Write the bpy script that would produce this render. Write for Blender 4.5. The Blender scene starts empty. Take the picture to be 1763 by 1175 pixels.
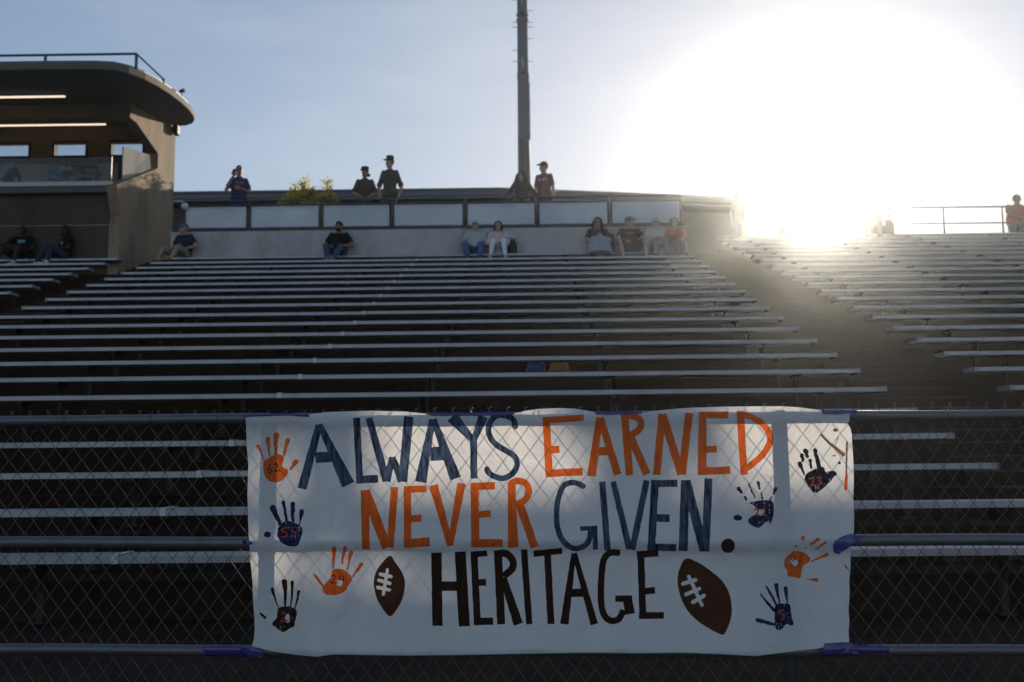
import bpy, math, random
from mathutils import Vector, Matrix, noise
from mathutils.geometry import delaunay_2d_cdt
random.seed(7)
R = math.radians
S = bpy.context.scene
col = S.collection

# ------------------------------------------------------------------ camera
CZ = 1.6
FPX, W, H = 1714.0, 1763.0, 1175.0
YAW, PITCH, ROLL = -0.0080, 0.1196, -0.0103
cy_, sy_, cp_, sp_ = math.cos(YAW), math.sin(YAW), math.cos(PITCH), math.sin(PITCH)
FW = Vector((sy_*cp_, cy_*cp_, sp_)); R0 = Vector((cy_, -sy_, 0)); U0 = R0.cross(FW)
RT = R0*math.cos(ROLL) + U0*math.sin(ROLL)
UP = -R0*math.sin(ROLL) + U0*math.cos(ROLL)
cd = bpy.data.cameras.new('camera'); cam = bpy.data.objects.new('camera', cd); col.objects.link(cam)
cam.matrix_world = Matrix(((RT.x, UP.x, -FW.x, 0), (RT.y, UP.y, -FW.y, 0), (RT.z, UP.z, -FW.z, CZ), (0, 0, 0, 1)))
cd.sensor_width = 36; cd.lens = 36*FPX/W; cd.clip_start = 0.05; cd.clip_end = 5000
cd.dof.use_dof = True; cd.dof.focus_distance = 3.9; cd.dof.aperture_fstop = 4.5
S.camera = cam

# ------------------------------------------------------------------ sun, sky, exposure
SUN_AZ, SUN_EL = R(16.8), R(14.65)
sd = Vector((math.sin(SUN_AZ)*math.cos(SUN_EL), math.cos(SUN_AZ)*math.cos(SUN_EL), math.sin(SUN_EL)))
sl = bpy.data.lights.new('sun', 'SUN'); sl.energy = 4.9; sl.angle = R(0.5); sl.color = (1.0, 0.85, 0.65)
so = bpy.data.objects.new('sun', sl); col.objects.link(so); so.rotation_euler = sd.to_track_quat('Z', 'Y').to_euler()
w = bpy.data.worlds.new('World'); S.world = w; w.use_nodes = True
nt = w.node_tree; N = nt.nodes; L = nt.links
bg = N['Background']; bg.inputs[1].default_value = 0.115
sky = N.new('ShaderNodeTexSky'); sky.sky_type = 'NISHITA'; sky.sun_disc = False
sky.sun_elevation = SUN_EL; sky.sun_rotation = SUN_AZ; sky.dust_density = 0.35; sky.air_density = 1.0; sky.ozone_density = 1.6
geo = N.new('ShaderNodeNewGeometry')
tc = N.new('ShaderNodeTexCoord')
# forward-scattered aureole around the sun (world-space direction)
dot = N.new('ShaderNodeVectorMath'); dot.operation = 'DOT_PRODUCT'; dot.inputs[1].default_value = sd
L.new(tc.outputs['Generated'], dot.inputs[0])
def wmath(op, a, b=None):
    n = N.new('ShaderNodeMath'); n.operation = op
    for i, x in enumerate((a, b)):
        if x is None: continue
        if hasattr(x, 'links'): L.new(x, n.inputs[i])
        else: n.inputs[i].default_value = x
    return n.outputs[0]
cl = wmath('MAXIMUM', dot.outputs['Value'], 0.0)
a1 = wmath('MULTIPLY', wmath('POWER', cl, 260.0), 12.0)
a2 = wmath('MULTIPLY', wmath('POWER', cl, 34.0), 0.1)
a3 = wmath('MULTIPLY', wmath('POWER', cl, 9.0), 1.3)
aur = wmath('ADD', wmath('ADD', a1, a2), a3)
# thin high cirrus
mp = N.new('ShaderNodeMapping'); mp.inputs['Scale'].default_value = (1.6, 1.6, 5.5); mp.inputs['Rotation'].default_value = (0, 0.25, 0)
L.new(tc.outputs['Generated'], mp.inputs[0])
nz = N.new('ShaderNodeTexNoise'); nz.inputs['Scale'].default_value = 2.3; nz.inputs['Detail'].default_value = 7; nz.inputs['Roughness'].default_value = 0.62
L.new(mp.outputs[0], nz.inputs[0])
cr = N.new('ShaderNodeValToRGB'); cr.color_ramp.elements[0].position = 0.46; cr.color_ramp.elements[1].position = 0.78
L.new(nz.outputs[0], cr.inputs[0])
cirr = wmath('MULTIPLY', cr.outputs[0], wmath('ADD', wmath('MULTIPLY', wmath('POWER', cl, 2.0), 0.35), 0.6))
tint = N.new('ShaderNodeVectorMath'); tint.operation = 'SCALE'; tint.inputs[0].default_value = (1.0, 0.97, 0.91); L.new(aur, tint.inputs['Scale'])
ct = N.new('ShaderNodeVectorMath'); ct.operation = 'SCALE'; ct.inputs[0].default_value = (1, 1, 1); L.new(cirr, ct.inputs['Scale'])
ad = N.new('ShaderNodeVectorMath'); ad.operation = 'ADD'; tn = N.new('ShaderNodeVectorMath'); tn.operation = 'MULTIPLY'; tn.inputs[1].default_value = (1.01, .985, 1.07); L.new(sky.outputs[0], tn.inputs[0]); L.new(tn.outputs[0], ad.inputs[0]); L.new(tint.outputs[0], ad.inputs[1])
ad2 = N.new('ShaderNodeVectorMath'); ad2.operation = 'ADD'; L.new(ad.outputs[0], ad2.inputs[0]); L.new(ct.outputs[0], ad2.inputs[1])
# gentle shoulder so the sky round the sun rolls off instead of clipping: c*1.42/(1+0.095c)
sh1 = N.new('ShaderNodeVectorMath'); sh1.operation = 'MULTIPLY_ADD'; sh1.inputs[1].default_value = (.095, .095, .095); sh1.inputs[2].default_value = (1, 1, 1); L.new(ad2.outputs[0], sh1.inputs[0])
sh2 = N.new('ShaderNodeVectorMath'); sh2.operation = 'SCALE'; sh2.inputs['Scale'].default_value = 1.42; L.new(ad2.outputs[0], sh2.inputs[0])
sh3 = N.new('ShaderNodeVectorMath'); sh3.operation = 'DIVIDE'; L.new(sh2.outputs[0], sh3.inputs[0]); L.new(sh1.outputs[0], sh3.inputs[1])
L.new(sh3.outputs[0], bg.inputs[0])
S.view_settings.view_transform = 'Standard'; S.view_settings.look = 'None'
S.view_settings.exposure = 0.0; S.view_settings.gamma = 1.0
S.cycles.max_bounces = 8; S.cycles.volume_bounces = 0; S.cycles.transparent_max_bounces = 12
S.cycles.volume_step_rate = 4

# ------------------------------------------------------------------ helpers
def ray(px, py):
    return FW + RT*((px-W/2)/FPX) - UP*((py-H/2)/FPX)
def at(px, py, Y):            # world point seen at a pixel of the photo, at depth Y
    d = ray(px, py); t = Y/d.y
    return Vector((d.x*t, Y, CZ+d.z*t))
def rows_at(k): return 6.344 + .76*k, CZ - .5896 + .2553*k       # depth and seat height of row k

def mat(name, base, rough=.7, metal=0., nscale=6., namt=.25, bump=0., bscale=40., spec=.3, stain=None, sscale=1.2, samt=.5):
    m = bpy.data.materials.new(name); m.use_nodes = True; t = m.node_tree; n = t.nodes; l = t.links
    p = n['Principled BSDF']; p.inputs['Roughness'].default_value = rough; p.inputs['Metallic'].default_value = metal
    p.inputs['Specular IOR Level'].default_value = spec
    tx = n.new('ShaderNodeTexCoord'); no = n.new('ShaderNodeTexNoise'); no.inputs['Scale'].default_value = nscale; no.inputs['Detail'].default_value = 6
    l.new(tx.outputs['Object'], no.inputs[0])
    mx = n.new('ShaderNodeMix'); mx.data_type = 'RGBA'
    mx.inputs[6].default_value = tuple(c*(1-namt) for c in base)+(1,); mx.inputs[7].default_value = tuple(min(1, c*(1+namt)) for c in base)+(1,)
    l.new(no.outputs[0], mx.inputs[0]); out = mx.outputs[2]
    if stain:
        n2 = n.new('ShaderNodeTexNoise'); n2.inputs['Scale'].default_value = sscale; n2.inputs['Detail'].default_value = 8; n2.inputs['Roughness'].default_value = .65
        mpp = n.new('ShaderNodeMapping'); mpp.inputs['Scale'].default_value = (1, 1, .35); l.new(tx.outputs['Object'], mpp.inputs[0]); l.new(mpp.outputs[0], n2.inputs[0])
        rp = n.new('ShaderNodeValToRGB'); rp.color_ramp.elements[0].position = .45; rp.color_ramp.elements[1].position = .7
        l.new(n2.outputs[0], rp.inputs[0]); mu = n.new('ShaderNodeMath'); mu.operation = 'MULTIPLY'; mu.inputs[1].default_value = samt; l.new(rp.outputs[0], mu.inputs[0])
        m2 = n.new('ShaderNodeMix'); m2.data_type = 'RGBA'; l.new(mu.outputs[0], m2.inputs[0]); l.new(out, m2.inputs[6]); m2.inputs[7].default_value = tuple(stain)+(1,); out = m2.outputs[2]
    l.new(out, p.inputs['Base Color'])
    if bump:
        nb = n.new('ShaderNodeTexNoise'); nb.inputs['Scale'].default_value = bscale; nb.inputs['Detail'].default_value = 5; l.new(tx.outputs['Object'], nb.inputs[0])
        b = n.new('ShaderNodeBump'); b.inputs['Strength'].default_value = bump; b.inputs['Distance'].default_value = .01
        l.new(nb.outputs[0], b.inputs['Height']); l.new(b.outputs[0], p.inputs['Normal'])
    return m

def trans_mat(name, base, fac, alpha=0., namt=.1, nscale=8., bump=0., streak=False, gloss=0.):
    """cloth, paper or foil that lets light through"""
    m = bpy.data.materials.new(name); m.use_nodes = True; t = m.node_tree; n = t.nodes; l = t.links
    n.remove(n['Principled BSDF']); out = n['Material Output']
    tx = n.new('ShaderNodeTexCoord'); no = n.new('ShaderNodeTexNoise'); no.inputs['Scale'].default_value = nscale; no.inputs['Detail'].default_value = 7
    if streak:
        mp_ = n.new('ShaderNodeMapping'); mp_.inputs['Scale'].default_value = (3.2, 1, .5); mp_.inputs['Rotation'].default_value = (0, .25, 0); l.new(tx.outputs['Object'], mp_.inputs[0]); l.new(mp_.outputs[0], no.inputs[0])
    else: l.new(tx.outputs['Object'], no.inputs[0])
    rp = n.new('ShaderNodeValToRGB'); rp.color_ramp.elements[0].position = .32; rp.color_ramp.elements[1].position = .68
    l.new(no.outputs[0], rp.inputs[0])
    mx = n.new('ShaderNodeMix'); mx.data_type = 'RGBA'; l.new(rp.outputs[0], mx.inputs[0])
    mx.inputs[6].default_value = tuple(c*(1-namt) for c in base)+(1,); mx.inputs[7].default_value = tuple(min(1, c*(1+namt)) for c in base)+(1,)
    d = n.new('ShaderNodeBsdfDiffuse'); tr = n.new('ShaderNodeBsdfTranslucent'); s = n.new('ShaderNodeMixShader'); s.inputs[0].default_value = fac
    l.new(mx.outputs[2], d.inputs[0]); l.new(mx.outputs[2], tr.inputs[0]); l.new(d.outputs[0], s.inputs[1]); l.new(tr.outputs[0], s.inputs[2])
    last = s.outputs[0]
    if bump:
        nb = n.new('ShaderNodeTexNoise'); nb.inputs['Scale'].default_value = 8; nb.inputs['Detail'].default_value = 8; nb.inputs['Distortion'].default_value = .6
        l.new(tx.outputs['Object'], nb.inputs[0]); b = n.new('ShaderNodeBump'); b.inputs['Strength'].default_value = bump; b.inputs['Distance'].default_value = .035
        l.new(nb.outputs[0], b.inputs['Height']); l.new(b.outputs[0], d.inputs['Normal']); l.new(b.outputs[0], tr.inputs['Normal'])
    if gloss:
        g = n.new('ShaderNodeBsdfGlossy'); g.inputs['Roughness'].default_value = .25; g.inputs[0].default_value = (1, 1, 1, 1)
        s3 = n.new('ShaderNodeMixShader'); s3.inputs[0].default_value = gloss; l.new(last, s3.inputs[1]); l.new(g.outputs[0], s3.inputs[2]); last = s3.outputs[0]
    if alpha:
        tp = n.new('ShaderNodeBsdfTransparent'); s2 = n.new('ShaderNodeMixShader'); s2.inputs[0].default_value = alpha
        l.new(last, s2.inputs[1]); l.new(tp.outputs[0], s2.inputs[2]); last = s2.outputs[0]
    l.new(last, out.inputs[0]); return m

def glass_mat(name, tintc=(.8, .88, .9), refl=.12, haze=0.):
    m = bpy.data.materials.new(name); m.use_nodes = True; t = m.node_tree; n = t.nodes; l = t.links
    n.remove(n['Principled BSDF']); out = n['Material Output']
    tp = n.new('ShaderNodeBsdfTransparent'); tp.inputs[0].default_value = tintc+(1,)
    g = n.new('ShaderNodeBsdfGlossy'); g.inputs['Roughness'].default_value = .03
    fr = n.new('ShaderNodeFresnel'); fr.inputs[0].default_value = 1.5
    a = n.new('ShaderNodeMath'); a.operation = 'ADD'; a.inputs[1].default_value = refl; l.new(fr.outputs[0], a.inputs[0])
    s = n.new('ShaderNodeMixShader'); l.new(a.outputs[0], s.inputs[0]); l.new(tp.outputs[0], s.inputs[1]); l.new(g.outputs[0], s.inputs[2])
    last = s.outputs[0]
    if haze:
        no = n.new('ShaderNodeTexNoise'); no.inputs['Scale'].default_value = 2.; df = n.new('ShaderNodeBsdfDiffuse'); df.inputs[0].default_value = (.6, .63, .66, 1)
        ml = n.new('ShaderNodeMath'); ml.operation = 'MULTIPLY'; ml.inputs[1].default_value = haze*2; l.new(no.outputs[0], ml.inputs[0])
        s2 = n.new('ShaderNodeMixShader'); l.new(ml.outputs[0], s2.inputs[0]); l.new(last, s2.inputs[1]); l.new(df.outputs[0], s2.inputs[2]); last = s2.outputs[0]
    l.new(last, out.inputs[0]); return m

class MB:
    def __init__(s): s.v = []; s.f = []; s.m = []; s.cur = 0
    def add(s, vs, fs):
        o = len(s.v); s.v += [tuple(v) for v in vs]; s.f += [tuple(i+o for i in f) for f in fs]; s.m += [s.cur]*len(fs)
    def box(s, x0, x1, y0, y1, z0, z1):
        s.add([(x0,y0,z0),(x1,y0,z0),(x1,y1,z0),(x0,y1,z0),(x0,y0,z1),(x1,y0,z1),(x1,y1,z1),(x0,y1,z1)],
              [(0,3,2,1),(4,5,6,7),(0,1,5,4),(1,2,6,5),(2,3,7,6),(3,0,4,7)])
    def prism(s, poly, vec):
        n = len(poly); vec = Vector(vec); p = [Vector(q) for q in poly]
        s.add(p+[q+vec for q in p], [tuple(range(n))[::-1], tuple(range(n, 2*n))]+[(i, (i+1) % n, n+(i+1) % n, n+i) for i in range(n)])
    def tube(s, pts, r, n=8, cap=True):
        pts = [Vector(p) for p in pts]; rs = r if isinstance(r, (list, tuple)) else [r]*len(pts)
        o = len(s.v); up = None
        for i, p in enumerate(pts):
            d = ((pts[min(i+1, len(pts)-1)]-pts[max(i-1, 0)])).normalized()
            a = Vector((0, 0, 1)) if abs(d.z) < .9 else Vector((1, 0, 0))
            if up is not None and (up-d*up.dot(d)).length > .2: a = up
            u = (a-d*a.dot(d)).normalized(); v_ = d.cross(u); up = u
            for k in range(n):
                t = 2*math.pi*k/n; s.v.append(tuple(p+(u*math.cos(t)+v_*math.sin(t))*rs[i]))
        for i in range(len(pts)-1):
            for k in range(n):
                s.f.append((o+i*n+k, o+i*n+(k+1) % n, o+(i+1)*n+(k+1) % n, o+(i+1)*n+k)); s.m.append(s.cur)
        if cap:
            s.f.append(tuple(o+k for k in range(n))[::-1]); s.m.append(s.cur)
            e = o+(len(pts)-1)*n; s.f.append(tuple(e+k for k in range(n))); s.m.append(s.cur)
    def ell(s, c, r, nu=14, nv=9, rot=None):
        c = Vector(c); r = Vector(r) if hasattr(r, '__len__') else Vector((r, r, r)); vs = []
        for j in range(1, nv):
            ph = math.pi*j/nv
            for i in range(nu):
                th = 2*math.pi*i/nu; q = Vector((r.x*math.sin(ph)*math.cos(th), r.y*math.sin(ph)*math.sin(th), r.z*math.cos(ph)))
                vs.append(c+(rot@q if rot else q))
        tq = Vector((0, 0, r.z)); vs += [c+(rot@tq if rot else tq), c-(rot@tq if rot else tq)]
        T = len(vs)-2; fs = []
        for j in range(nv-2):
            for i in range(nu):
                a = j*nu+i; b = j*nu+(i+1) % nu; fs.append((a, a+nu, b+nu, b))
        for i in range(nu):
            fs.append((T, i, (i+1) % nu)); q = (nv-2)*nu; fs.append((T+1, q+(i+1) % nu, q+i))
        s.add(vs, fs)
    def cone(s, a, ra, b, rb, n=12, ends=True):       # tapered capsule
        a = Vector(a); b = Vector(b)
        s.tube([a, b], [ra, rb], n)
        if ends: s.ell(a, ra, 12, 8); s.ell(b, rb, 12, 8)
    def loft(s, rings, n=18, rot=None):   # rings: (centre, rx, ry) horizontal-ish ellipses
        o = len(s.v)
        cs = [Vector(q[0]) for q in rings]
        for i, (c, rx, ry) in enumerate(rings):
            d = (cs[min(i+1, len(cs)-1)]-cs[max(i-1, 0)]).normalized()
            x = Vector((1, 0, 0)); x = (x-d*x.dot(d)).normalized(); y = d.cross(x)
            for k in range(n):
                t = 2*math.pi*k/n; s.v.append(tuple(cs[i]+x*math.cos(t)*rx+y*math.sin(t)*ry))
        for i in range(len(rings)-1):
            for k in range(n):
                s.f.append((o+i*n+k, o+i*n+(k+1) % n, o+(i+1)*n+(k+1) % n, o+(i+1)*n+k)); s.m.append(0)
        s.f.append(tuple(o+k for k in range(n))[::-1]); s.m.append(0)
        e = o+(len(rings)-1)*n; s.f.append(tuple(e+k for k in range(n))); s.m.append(0)
    def build(s, name, m, parent=None, smooth=False, origin=None):
        me = bpy.data.meshes.new(name); o_ = Vector(origin) if origin is not None else Vector()
        me.from_pydata([tuple(Vector(v)-o_) for v in s.v], [], s.f)
        for mm in (m if isinstance(m, (list, tuple)) else [m]): me.materials.append(mm)
        if isinstance(m, (list, tuple)):
            for p, i in zip(me.polygons, s.m): p.material_index = i
        if smooth:
            for p in me.polygons: p.use_smooth = True
        me.update()
        o = bpy.data.objects.new(name, me); col.objects.link(o)
        if parent: o.parent = parent
        if origin is not None: o.location = o_
        return o

def tag(o, label=None, cat=None, group=None, kind=None):
    if label: o['label'] = label
    if cat: o['category'] = cat
    if group: o['group'] = group
    if kind: o['kind'] = kind
    return o
def empty(name, loc, label=None, cat=None, group=None, rz=0):
    o = bpy.data.objects.new(name, None); col.objects.link(o); o.location = loc; o.rotation_euler[2] = rz; o.empty_display_size = .2
    return tag(o, label, cat, group)
def bevel(o, wd=.01, seg=2):
    b = o.modifiers.new('b', 'BEVEL'); b.width = wd; b.segments = seg; b.limit_method = 'ANGLE'; return o

# ------------------------------------------------------------------ materials
M = {}
M['ground'] = mat('ground', (.06, .075, .03), .9, nscale=3, namt=.4, bump=.5)
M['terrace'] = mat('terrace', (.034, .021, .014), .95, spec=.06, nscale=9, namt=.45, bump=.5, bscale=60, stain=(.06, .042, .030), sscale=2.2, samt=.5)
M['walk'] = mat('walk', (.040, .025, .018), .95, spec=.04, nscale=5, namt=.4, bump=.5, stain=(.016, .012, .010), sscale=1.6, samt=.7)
M['nosing'] = mat('nosing', (.055, .042, .035), .7, nscale=20, namt=.5)
M['concrete'] = mat('concrete', (.50, .47, .46), .85, nscale=5, namt=.16, bump=.35, bscale=50, stain=(.19, .16, .13), sscale=1.4, samt=.6)
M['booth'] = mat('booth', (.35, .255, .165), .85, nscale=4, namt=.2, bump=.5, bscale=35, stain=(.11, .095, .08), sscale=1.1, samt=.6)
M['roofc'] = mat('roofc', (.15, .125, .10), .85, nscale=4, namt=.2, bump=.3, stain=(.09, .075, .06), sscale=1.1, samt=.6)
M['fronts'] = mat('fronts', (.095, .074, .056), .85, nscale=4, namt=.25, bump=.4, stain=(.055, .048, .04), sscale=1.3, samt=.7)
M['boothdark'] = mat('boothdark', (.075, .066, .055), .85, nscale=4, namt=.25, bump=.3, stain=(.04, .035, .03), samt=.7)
M['alu'] = mat('alu', (.37, .375, .405), .42, .55, nscale=3, namt=.13, bump=.06, bscale=25, spec=.4, stain=(.22, .22, .225), sscale=2.5, samt=.6)
M['splice'] = mat('splice', (.56, .57, .59), .5, .3)
M['alucap'] = mat('alucap', (.27, .28, .31), .5, .5, nscale=30, namt=.15)
M['bracket'] = mat('bracket', (.040, .033, .028), .8, .0)
M['galv'] = mat('galv', (.15, .155, .17), .45, .6, nscale=14, namt=.28, bump=.12, bscale=120, stain=(.11, .10, .09), sscale=7, samt=.5)
M['wire'] = mat('wire', (.105, .105, .11), .5, .5, nscale=60, namt=.3)
M['railpaint'] = mat('railpaint', (.10, .105, .115), .5, .3, nscale=8, namt=.2)
M['pole'] = mat('pole', (.13, .145, .165), .55, .35, nscale=2, namt=.15, stain=(.09, .095, .10), sscale=3, samt=.5)
M['black'] = mat('black', (.012, .012, .013), .6)
M['whitepaint'] = mat('whitepaint', (.62, .63, .65), .55, nscale=10, namt=.08)
M['roofblue'] = mat('roofblue', (.13, .15, .19), .6, nscale=2, namt=.15)
M['bwall'] = mat('bwall', (.085, .072, .062), .85, nscale=3, namt=.2, bump=.2)
M['tan'] = mat('tan', (.24, .16, .085), .75, nscale=3, namt=.12)
M['grayint'] = mat('grayint', (.42, .42, .42), .7, nscale=3, namt=.12)
M['leaf'] = trans_mat('leaf', (.50, .42, .05), .55, namt=.35, nscale=3)
M['bark'] = mat('bark', (.09, .065, .045), .9, bump=.6)
M['panel'] = trans_mat('panel', (.80, .84, .90), .18, alpha=.16, namt=.10, nscale=1.3, bump=.2)
M['hem'] = trans_mat('hem', (.8, .83, .88), .5, namt=.05)
M['glass'] = glass_mat('glass', (.86, .9, .92), .04)
M['screen'] = glass_mat('screen', (.82, .86, .88), -.025, haze=.02)
M['cloth'] = trans_mat('cloth', (.835, .825, .84), .44, namt=.035, nscale=3, bump=.8)
M['navy'] = trans_mat('navy', (.056, .084, .145), .36, namt=.78, nscale=26, streak=True, bump=.3)
M['orange'] = trans_mat('orange', (.82, .150, .030), .36, namt=.16, nscale=18, streak=True, bump=.3)
M['brown'] = trans_mat('brown', (.036, .020, .014), .15, namt=.25, nscale=18, streak=True)
M['ballbrown'] = trans_mat('ballbrown', (.085, .036, .022), .2, namt=.15, nscale=12)
M['handblk'] = trans_mat('handblk', (.022, .024, .035), .2, namt=.6, nscale=60)
M['handnavy'] = trans_mat('handnavy', (.028, .032, .085), .2, namt=.7, nscale=60)
M['digitred'] = trans_mat('digitred', (.45, .085, .04), .25, namt=.3, nscale=60)
M['smear'] = trans_mat('smear', (.22, .13, .08), .35, namt=.5, nscale=30)
M['tape'] = trans_mat('tape', (.045, .04, .22), .10, namt=.3, nscale=20, bump=.5, gloss=.06)
def emit(name, c, s):
    m = bpy.data.materials.new(name); m.use_nodes = True; p = m.node_tree.nodes['Principled BSDF']
    p.inputs['Emission Color'].default_value = c+(1,); p.inputs['Emission Strength'].default_value = s; return m
M['tube'] = emit('tube', (1, .78, .56), 1.25)

# ------------------------------------------------------------------ ground, terrace
XL, XR, RX0, LX1 = -7.85, 3.72, 4.98, -8.84      # block ends
XA, XB = -17., 17.
FLOOR = CZ-1.02                                   # front walkway level
CONC = CZ+5.02                                    # concourse level
g = MB(); g.add([(-900, -900, 0), (900, -900, 0), (900, 1500, 0), (-900, 1500, 0)], [(0, 1, 2, 3)])
tag(g.build('ground', M['ground']), kind='structure')
# front walkway with retaining wall
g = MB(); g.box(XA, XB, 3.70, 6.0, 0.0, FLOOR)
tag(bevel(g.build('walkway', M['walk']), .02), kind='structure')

def tread(k): return rows_at(k)[1]-.43
stand = empty('grandstand', (0, 6, FLOOR), 'dark stepped concrete terrace of the grandstand carrying the benches', 'grandstand')
def terrace_block(x0, x1, k0, k1, name, depth_back):
    g = MB(); prof = []
    y = 6.0
    prof.append((y, 0.)); prof.append((y, FLOOR+.004))
    for k in range(k0, k1+1):
        Y, Z = rows_at(k); yr = Y-.42 if k > k0 else y
        zt = tread(k)
        prof.append((yr, zt))
        prof.append((Y+.34, zt)) if k == k1 else prof.append((rows_at(k+1)[0]-.42, zt))
    prof = [prof[0]]+[p for p in prof[2:]]
    prof.append((prof[-1][0], prof[-1][1])); 
    prof[-1] = (depth_back, prof[-2][1]); prof.append((depth_back, 0.))
    vs = [(x0, a, b-0) for a, b in prof]
    g.prism(vs, (x1-x0, 0, 0))
    for v in range(len(g.v)): g.v[v] = (g.v[v][0], g.v[v][1]-0, g.v[v][2])
    o = g.build(name, M['terrace'], stand); o.matrix_parent_inverse = Matrix.Translation(-stand.location)
    return o
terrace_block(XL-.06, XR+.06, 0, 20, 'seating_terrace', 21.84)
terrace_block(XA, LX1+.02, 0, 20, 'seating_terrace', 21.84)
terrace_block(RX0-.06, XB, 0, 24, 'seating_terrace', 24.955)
# aisle stairs: two steps per row
def stairs(x0, x1, k1):
    g = MB(); prof = [(6.0, 0.)]
    y = 6.0
    for k in range(0, k1+1):
        zt = tread(k); yr = 6.0 if k == 0 else rows_at(k)[0]-.42
        if k: prof += [(yr-.37, tread(k-1)), (yr-.37, tread(k-1)+.128), (yr, tread(k-1)+.128)]
        prof.append((yr, zt))
    yb = 24.195
    prof += [(yb, tread(k1)), (yb, 0.)]
    g.prism([(x0, a, b) for a, b in prof], (x1-x0, 0, 0))
    g.cur = 1
    for k in range(1, k1+1):
        yr = rows_at(k)[0]-.42
        for yy, zz in ((yr, tread(k)), (yr-.37, tread(k-1)+.128)):
            g.box(x0+.06, x1-.06, yy-.006, yy+.035, zz-.012, zz+.006)
    o = g.build('aisle_stairs', [M['terrace'], M['nosing']], stand); o.matrix_parent_inverse = Matrix.Translation(-stand.location)
stairs(XR+.06, RX0-.06, 23); stairs(LX1+.02, XL-.06, 23)

# concourse behind
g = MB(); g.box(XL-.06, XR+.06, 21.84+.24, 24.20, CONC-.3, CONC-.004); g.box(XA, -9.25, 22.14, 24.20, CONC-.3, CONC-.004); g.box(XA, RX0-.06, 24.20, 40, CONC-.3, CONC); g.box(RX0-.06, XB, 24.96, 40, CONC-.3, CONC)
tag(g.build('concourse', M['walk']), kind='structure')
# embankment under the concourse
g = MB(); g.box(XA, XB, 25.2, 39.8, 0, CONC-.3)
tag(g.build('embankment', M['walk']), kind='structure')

# ------------------------------------------------------------------ benches
ORD = ['first','second','third','fourth','fifth','sixth','seventh','eighth','ninth','tenth','eleventh','twelfth','thirteenth','fourteenth','fifteenth','sixteenth','seventeenth','eighteenth','nineteenth','twentieth','twenty-first','twenty-second','twenty-third','twenty-fourth']
PD, PH = .29, .050
def plank(x0, x1):
    g = MB()   # profile with a rounded nose, rolled lip and shallow ribs on top
    pr = [(0, -.046), (0, -.006), (.006, 0), (.06, 0), (.064, -.004), (.07, 0), (.135, 0), (.139, -.004), (.145, 0), (.21, 0), (.214, -.004), (.22, 0), (PD-.006, 0), (PD, -.006), (PD, -.046), (PD-.012, -.046), (PD-.012, -.012), (.012, -.012), (.012, -.046)]
    g.prism([(x0, a, b) for a, b in pr], (x1-x0, 0, 0)); return g
def bracket_mesh():
    g = MB()
    g.box(-.03, .03, .02, PD-.01, -.075, -.048)
    g.box(-.022, .022, .15, .19, -.43, -.075)
    g.prism([(-.012, .03, -.08), (-.012, .16, -.08), (-.012, .16, -.25)], (.024, 0, 0))
    g.box(-.05, .05, .11, .23, -.432, -.418)
    me = g.build('bracket', M['bracket']); d = me.data; bpy.data.objects.remove(me); return d
BR = bracket_mesh()
def bench(k, x0, x1, joint, label, group, capl=True, capr=True):
    Y, Z = rows_at(k); Z += .022
    root = empty('bleacher_bench', (x0, Y, Z), label, 'bench', group)
    segs = [x0]+[j for j in joint if x0+.2 < j < x1-.2]+[x1]
    for a, b in zip(segs, segs[1:]):
        sag = random.uniform(-.003, .003)
        p = plank(a-x0+.002, b-x0-.002).build('seat_plank', M['alu'], root); p.location = (0, 0, sag)
        p.rotation_euler[0] = R(random.uniform(-.7, .7))
    for j in segs[1:-1]:
        q = MB(); q.box(j-x0-.022, j-x0+.022, -.004, -.0015, -.05, .003); q.box(j-x0-.022, j-x0+.022, -.0015, .26, .0035, .006)
        q.build('splice_plate', M['splice'], root)
    for c, xx in ((capl, 0.), (capr, x1-x0)):
        if c:
            q = MB(); s_ = -1 if xx == 0 else 1
            q.box(min(xx, xx+s_*.006)-.001, max(xx, xx+s_*.006)+.001, -.003, PD+.003, -.052, .003)
            q.box(min(xx, xx-s_*.05), max(xx, xx-s_*.05), -.003, -.0005, -.05, .003)
            q.build('end_cap', M['alucap'], root)
    n = max(2, int(round((x1-x0)/2.1))); 
    for i in range(n):
        xx = (x1-x0)*(i+.32)/(n-.36)
        b = bpy.data.objects.new('bracket', BR); col.objects.link(b); b.parent = root; b.location = (xx, 0, -.001)
    return root
for k in range(21):
    # rows seen behind the fence run out of the frame on the left
    bench(k, XL if k > 2 else XL, XR if k > 3 else (XR), [-2.55+.02*k+random.uniform(-.02, .02)] if k < 20 else [-2.1],
          'long aluminium bench of the middle block, %s row up from the fence' % ORD[k], 'benches of the middle block')
ORD.append('twenty-fifth')
for k in range(0, 25):
    bench(k, RX0, 14.6 if k > 12 else 9.0, [],
          'aluminium bench right of the stair aisle, %s row up from the walkway' % ORD[k], 'benches right of the stair aisle', capr=False)
for i, k in enumerate(range(20, 13, -1)):
    bench(k, -12.8, LX1, [-10.9],
          'short aluminium bench under the press box, %s row down from its wall' % ORD[i], 'benches under the press box', capl=False)

# ------------------------------------------------------------------ parapet wall, railings
wy = 21.86
wz = at(760, 394, wy).z
pw = MB(); pw.box(XL+.02, XR+.04, wy, wy+.22, tread(20)-.2, wz)
o = pw.build('parapet_wall', M['concrete']); bevel(o, .015); tag(o, 'low pale concrete wall behind the top row of the middle block', 'wall')
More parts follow.
